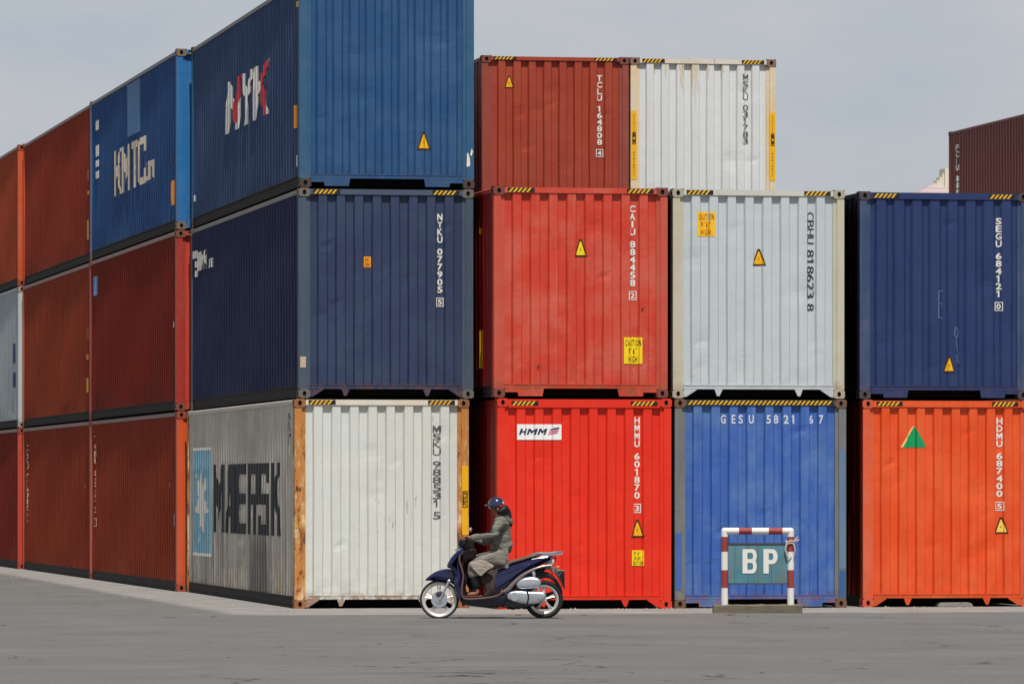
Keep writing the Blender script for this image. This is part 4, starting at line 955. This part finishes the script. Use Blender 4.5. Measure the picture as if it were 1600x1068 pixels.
# engine, air box, shock
mb = MB(); pillow(mb, [(812, 735), (840, 700), (890, 682), (950, 680), (995, 700), (1000, 740), (975, 762), (880, 772), (825, 765)], .075, .035, -.10); mb.build('air_filter_box', SILV, sc, True)
eng = MB(); pillow(eng, [(742, 825), (760, 795), (820, 785), (900, 790), (980, 792), (1030, 800), (1035, 840), (1000, 875), (920, 888), (840, 880), (780, 862), (748, 850)], .06, .03, -.125)
en = eng.build('engine', SILV, sc, True)
mb = MB(); mb.revolve_y([(.001, -.03), (.055, -.03), (.06, -.015), (.06, .02), (.001, .02)], *q2(800, 830), 24); mb.v = [(x, y - .17, z) for x, y, z in mb.v]
mb.revolve_y([(.001, -.20), (.03, -.20), (.034, -.15), (.001, -.15)], *q2(995, 830), 20)
for k in range(5): qtube(mb, [(925 + k * 14, 800, -.187), (928 + k * 14, 868, -.187)], .003, 6, 1)
mb.build('engine_cover', SILV, en, True)
mb = MB(); qtube(mb, [(895, 785, -.19), (905, 830, -.192), (895, 885, -.18)], .010, 8); mb.build('hose', BLK, en, True)
mb = MB(); pillow(mb, [(735, 840), (800, 860), (900, 880), (960, 890), (900, 910), (790, 920), (735, 905), (715, 870)], .12, .02, .0); mb.build('crankcase', DKG, sc, True)
mb = MB(); qtube(mb, [(940, 640, -.12), (955, 700, -.13), (985, 790, -.14)], .016, 10); qtube(mb, [(940, 640, -.12), (948, 668, -.125)], .026, 10); mb.build('shock_absorber', CHROME, sc, True)
mb = MB()
for k in range(12): t_ = k / 11; p_ = q3(946 + 36 * t_, 665 + 110 * t_, -.135); mb.revolve_y([(.020, -.0035), (.026, 0), (.020, .0035)], p_[0], p_[2], 10, closed=True); 
mb = MB(); qtube(mb, [(690, 900, -.08), (760, 920, -.10), (800, 925, -.10)], .010, 8); qtube(mb, [(640, 905, -.11), (700, 915, -.12), (735, 902, -.12)], .008, 8); mb.build('centre_stand', BLK, sc, True)
mb = MB(); qtube(mb, [(760, 880, .15), (900, 880, .16), (960, 850, .16)], .02, 10); qtube(mb, [(950, 860, .17), (1060, 830, .17), (1130, 810, .17)], [.04, .05, .04], 12); mb.build('exhaust', DKG, sc, True)
# handlebar head
mb = MB(); pillow(mb, [(368, 432), (376, 405), (400, 385), (440, 376), (478, 388), (492, 420), (488, 470), (462, 492), (430, 488), (400, 462)], .095, .035); hb = mb.build('handlebar_cowl', BLK, sc, True)
mb = MB(); pillow(mb, [(362, 440), (368, 418), (386, 405), (398, 420), (392, 450), (375, 458)], .06, .012); mb.build('headlight', plain('headlight_lens', (150, 155, 162), .08), hb, True)
for s_ in (-1, 1):
    mb = MB(); qtube(mb, [(435, 402, s_ * .08), (432, 392, s_ * .20), (440, 386, s_ * .34)], .016, 10); mb.build('handlebar_grip', BLK, hb, True)
    mb = MB(); qtube(mb, [(405, 398, s_ * .18), (398, 392, s_ * .26), (405, 388, s_ * .33)], .006, 6); mb.build('brake_lever', SILV, hb, True)
for s_ in (-1, 1):
    mb = MB(); qtube(mb, [(445, 385, s_ * .22), (452, 360, s_ * .24), (460, 335, s_ * .25)], .006, 6); mr = mb.build('mirror_stem', BLK, sc, True)
    mb = MB(); mb.ellipsoid(q3(463, 322, s_ * .26), (.020, .05, .030), 14, 10); mb.build('mirror', plain('mirror_shell', (165, 160, 160), .25, .4), mr, True)

for s_ in (-1, 1):
    mb = MB(); qtube(mb, [(1110, 600, s_ * .07), (1125, 606, s_ * .12)], .008, 6); mb.ellipsoid(q3(1128, 606, s_ * .14), (.030, .028, .016), 12, 8); mb.build('rear_indicator', plain('amber_lens', (220, 130, 60), .25), sc, True)
mb = MB(); qtube(mb, [(440, 400, -.10), (400, 440, -.12), (396, 500, -.11), (380, 560, -.09)], .006, 6); mb.build('cable', BLK, sc, True)
mb = MB(); qtube(mb, [(655, 668, -.138), (760, 640, -.142), (880, 590, -.138), (1010, 556, -.115)], .004, 6); mb.build('panel_gap', BLK, sc, True)
mb = MB(); qtube(mb, [(930, 548, -.136), (1000, 534, -.13), (1050, 530, -.12)], .008, 6); mb.build('tail_highlight', CHROME, sc, True)  # bright highlight streak on the tail fairing, built as a chrome tube
# ------------------------------------------------------------------ rider
def skin_mesh(nodes_, edges_, sub=2):
    names = list(nodes_); idx = {n_: i for i, n_ in enumerate(names)}
    me = bpy.data.meshes.new('skin'); me.from_pydata([nodes_[n_][0] for n_ in names], [(idx[a_], idx[b_]) for a_, b_ in edges_], [])
    o = bpy.data.objects.new('skin', me); COL.objects.link(o); md = o.modifiers.new('skin', 'SKIN'); md.use_smooth_shade = True; md.branch_smoothing = .4
    ly = me.skin_vertices[0].data if me.skin_vertices else None
    if ly is None:
        bm = bmesh.new(); bm.from_mesh(me); bm.verts.layers.skin.verify(); bm.to_mesh(me); bm.free(); ly = me.skin_vertices[0].data
    for i, n_ in enumerate(names):
        r = nodes_[n_][1]; ly[i].radius = r if isinstance(r, tuple) else (r, r); ly[i].use_root = (i == 0)
    sd = o.modifiers.new('sub', 'SUBSURF'); sd.levels = sub; sd.render_levels = sub
    dg = bpy.context.evaluated_depsgraph_get(); dg.update(); rm_ = bpy.data.meshes.new_from_object(o.evaluated_get(dg)); bpy.data.objects.remove(o)
    for p in rm_.polygons: p.use_smooth = True
    rm_.materials.clear(); rm_.materials.append(None); return rm_
def chain(*ns): return [(a_, b_) for a_, b_ in zip(ns, ns[1:])]
SKIN = plain('skin', (148, 98, 76), .55, vary=.06)
nd = {'pelvis': (q3(702, 520, 0), .11), 'waist': (q3(712, 440, 0), .09), 'chest': (q3(712, 335, 0), .10), 'upchest': (q3(702, 262, 0), .085), 'neck': (q3(685, 215, 0), .046),
      'jaw': (q3(664, 183, 0), .062), 'skull': (q3(660, 130, 0), .088)}
ed = chain('pelvis', 'waist', 'chest', 'upchest', 'neck', 'jaw', 'skull')
nd.update({'chin': (q3(640, 203, 0), .028), 'nose': (q3(607, 160, 0), .011), 'face': (q3(635, 158, 0), .055)}); ed += [('jaw', 'chin'), ('skull', 'face'), ('face', 'nose')]
for s_, n_ in ((-1, 'n'), (1, 'f')):
    el = q3(632, 368, s_ * .25) if s_ < 0 else q3(600, 425, s_ * .26)
    wr_ = q3(466, 384, s_ * .272)
    nd.update({n_ + 'sh': (q3(692, 262, s_ * .15), .052), n_ + 'el': (el, .030), n_ + 'wr': (wr_, .025), n_ + 'pa': (q3(446, 376, s_ * .272), (.022, .026))})
    ed += chain('upchest', n_ + 'sh', n_ + 'el', n_ + 'wr', n_ + 'pa')
    for k in range(4):
        yy = s_ * (.240 + k * .022); lk = 1 - .06 * abs(k - 1.4)
        nd.update({f'{n_}k{k}': (q3(432, 371, yy), .0095), f'{n_}m{k}': (q3(432 - 14 * lk, 374, yy), .009), f'{n_}t{k}': (q3(432 - 20 * lk, 392, yy), .0085), f'{n_}e{k}': (q3(432 - 12 * lk, 402, yy), .0075)})
        ed += chain(n_ + 'pa', f'{n_}k{k}', f'{n_}m{k}', f'{n_}t{k}', f'{n_}e{k}')
    nd.update({n_ + 'tb': (q3(450, 392, s_ * .243), .010), n_ + 'tt': (q3(436, 406, s_ * .232), .0085)}); ed += chain(n_ + 'pa', n_ + 'tb', n_ + 'tt')
    dx = 0 if s_ < 0 else -34
    nd.update({n_ + 'hip': (q3(695, 535, s_ * .085), .085), n_ + 'kn': (q3(478 + dx, 572, s_ * .115), .056), n_ + 'cf': (q3(486 + dx, 650, s_ * .115), .05), n_ + 'an': (q3(512 + dx, 775, s_ * .115), .033), n_ + 'he': (q3(520 + dx, 806, s_ * .115), .030), n_ + 'bl': (q3(462 + dx, 814, s_ * .12), (.022, .032)), n_ + 'to': (q3(436 + dx, 819, s_ * .122), (.012, .026))})
    ed += chain('pelvis', n_ + 'hip', n_ + 'kn', n_ + 'cf', n_ + 'an', n_ + 'he', n_ + 'bl', n_ + 'to')
pm_ = skin_mesh(nd, ed, 2); pm_.name = 'person'
person = link('person', pm_, SKIN); person.location = SC_LOC; person.rotation_euler = (0, 0, SC_RZ)
tag(person, 'person in grey coat and blue peaked helmet riding with both hands on the handlebar', 'person')
def cloth_mat(name, c, c2):
    m, t, b = nodes(name); L = t.links.new; tcn = t.nodes.new('ShaderNodeTexCoord'); v = tcn.outputs['Object']
    L(mix(t, ramp(t, noise(t, mapping(t, v, (3, 3, 9)), 3, 5, .6), .35, .65), rgb(lin(c)), rgb(lin(c2))), b.inputs['Base Color']); b.inputs['Roughness'].default_value = .9; b.inputs['Specular IOR Level'].default_value = .1
    bp = t.nodes.new('ShaderNodeBump'); bp.inputs['Strength'].default_value = .9; bp.inputs['Distance'].default_value = .03
    L(noise(t, mapping(t, v, (4, 4, 12)), 2.2, 4, .6), bp.inputs['Height']); L(bp.outputs[0], b.inputs['Normal']); return m
COAT = cloth_mat('grey_coat_cloth', (104, 104, 96), (130, 130, 121)); SKIRT = cloth_mat('grey_wrap_cloth', (122, 118, 110), (142, 136, 128))
nd = {'hip': (q3(702, 512, 0), (.145, .16)), 'waist': (q3(708, 430, 0), (.125, .135)), 'chest': (q3(708, 335, 0), (.128, .14)), 'up': (q3(700, 262, 0), (.108, .12)), 'col': (q3(690, 200, 0), .075)}
ed = chain('hip', 'waist', 'chest', 'up', 'col')
for s_, n_ in ((-1, 'n'), (1, 'f')):
    el = q3(634, 370, s_ * .25) if s_ < 0 else q3(600, 428, s_ * .26)
    nd.update({n_ + 'sh': (q3(693, 264, s_ * .155), .068), n_ + 'ua': (tuple((Vector(q3(693, 264, s_ * .155)) + Vector(el)) / 2), .060), n_ + 'el': (el, .050), n_ + 'fa': (tuple((Vector(el) + Vector(q3(460, 385, s_ * .27))) / 2 + Vector((0, 0, .01))), .040), n_ + 'wr': (q3(458, 383, s_ * .272), .036)})
    ed += chain('up', n_ + 'sh', n_ + 'ua', n_ + 'el', n_ + 'fa', n_ + 'wr')
def wrinkle(me, amp, fx=30, seed=0):
    from mathutils import noise as mn
    for v_ in me.vertices:
        d = mn.noise(Vector((v_.co.x * 8 + seed, v_.co.y * 8, v_.co.z * fx))); v_.co += v_.normal * amp * d
jm = skin_mesh(nd, ed, 3); wrinkle(jm, .022, 20); link('coat', jm, COAT, person)
nd = {'c': (q3(705, 530, 0), (.12, .14))}; ed = []
for s_, n_ in ((-1, 'n'), (1, 'f')):
    dx = 0 if s_ < 0 else -12
    nd.update({n_ + 'h': (q3(690, 530, s_ * .09), .105), n_ + 'm': (q3(582 + dx, 548, s_ * .11), .102), n_ + 'k': (q3(490 + dx, 580, s_ * .118), .090), n_ + 's': (q3(484 + dx, 640, s_ * .118), .082), n_ + 'e': (q3(488 + dx, 695, s_ * .118), .086)})
    ed += chain('c', n_ + 'h', n_ + 'm', n_ + 'k', n_ + 's', n_ + 'e')
km = skin_mesh(nd, ed, 3); wrinkle(km, .016, 12, 4); link('wrap_skirt', km, SKIRT, person)
mb = MB(); pillow(mb, [(462, 568), (540, 552), (600, 572), (642, 600), (590, 632), (545, 672), (518, 655), (490, 628), (468, 600)], .016, .008, -.212); fl = mb.build('skirt_flap', cloth_mat('pale_lining', (160, 148, 140), (172, 160, 150)), person, True)
nd = {}; ed = []
for s_, n_ in ((-1, 'n'), (1, 'f')):
    dx = 0 if s_ < 0 else -34
    nd = {'a': (q3(486 + dx, 640, s_ * .115), .074), 'b': (q3(500 + dx, 710, s_ * .115), .072), 'c': (q3(512 + dx, 785, s_ * .115), .060)}
    link('trouser_leg', skin_mesh(nd, chain('a', 'b', 'c'), 2), plain('black_cloth', (22, 24, 26), .9), person)
    mb = MB(); pillow(mb, [(428, 824), (520, 822), (548, 818), (548, 832), (430, 834)], .034, .003, s_ * .12); qs = mb
    qtube(qs, [(462, 822, s_ * .12 - .034), (458, 800, s_ * .12), (462, 822, s_ * .12 + .034)], .007, 8); mb.v = [(x + (0 if s_ < 0 else dx / 591), y, z) for x, y, z in mb.v]
    mb.build('sandal', plain('brown_leather', (110, 62, 50), .6), person, True)
# helmet
hc = q3(662, 130, 0); mb = MB(); mb.ellipsoid(hc, (.108, .098, .100), 32, 20, rot=R(-6)); me = mb.mesh('helmet')
bm = bmesh.new(); bm.from_mesh(me); g_ = bm.verts[:] + bm.edges[:] + bm.faces[:]
bmesh.ops.bisect_plane(bm, geom=g_, dist=1e-5, plane_co=(hc[0], 0, hc[2] - .030), plane_no=(.30, 0, -1), clear_outer=True); bm.to_mesh(me); bm.free()
hm_ = link('helmet', me, plain('helmet_blue', (36, 46, 76), .22, .1, vary=.1, coat=1), person, True); sd = hm_.modifiers.new('shell', 'SOLIDIFY'); sd.thickness = .012; sd.offset = -1
mb = MB(); vs = []; fs = []
for i in range(9):
    t_ = math.pi * (i / 8 - .5)
    for r0, dz in ((.100, .012), (.155, -.012)):
        vs.append((hc[0] - r0 * math.cos(t_ * .72), .085 * math.sin(t_), hc[2] + dz - .004 * abs(t_)))
for i in range(8): fs.append((i * 2, i * 2 + 1, i * 2 + 3, i * 2 + 2))
mb.add(vs, fs); pk = mb.build('helmet_peak', plain('helmet_blue', (36, 46, 76), .22, .1, vary=.1, coat=1), hm_, True); pk.modifiers.new('t', 'SOLIDIFY').thickness = .006
mb = MB(); mb.ellipsoid(q3(712, 118, -.075), (.014, .010, .014), 10, 6); mb.build('helmet_badge', plain('pale_badge', (200, 215, 210), .4), hm_, True)
for s_ in (-1, 1):
    mb = MB(); qtube(mb, [(655, 160, s_ * .078), (650, 190, s_ * .062), (642, 212, s_ * .02)], .005, 6); mb.build('chin_strap', BLK, hm_, True)
    mb = MB(); mb.ellipsoid(q3(617, 150, s_ * .030), (.008, .012, .007), 10, 6); mb.build('eye', plain('dark_eye', (25, 18, 15), .3), person, True)
    mb = MB(); mb.ellipsoid(q3(672, 165, s_ * .075), (.014, .008, .022), 10, 8); mb.build('ear', SKIN, person, True)
nd = {'a': (q3(688, 150, 0), .095), 'b': (q3(708, 182, 0), .100), 'c': (q3(736, 215, 0), .080), 'd': (q3(756, 258, 0), .058), 'e': (q3(768, 305, 0), .024)}
hmz = skin_mesh(nd, chain('a', 'b', 'c', 'd', 'e'), 3); wrinkle(hmz, .03, 14, 2); link('hair', hmz, plain('black_hair', (14, 12, 12), .5), person)
nd = {'a': (q3(735, 235, -.07), .032), 'b': (q3(768, 262, -.04), .040), 'c': (q3(768, 262, .04), .040), 'd': (q3(735, 235, .07), .032)}
link('hood', skin_mesh(nd, chain('a', 'b', 'c', 'd'), 2), COAT, person)
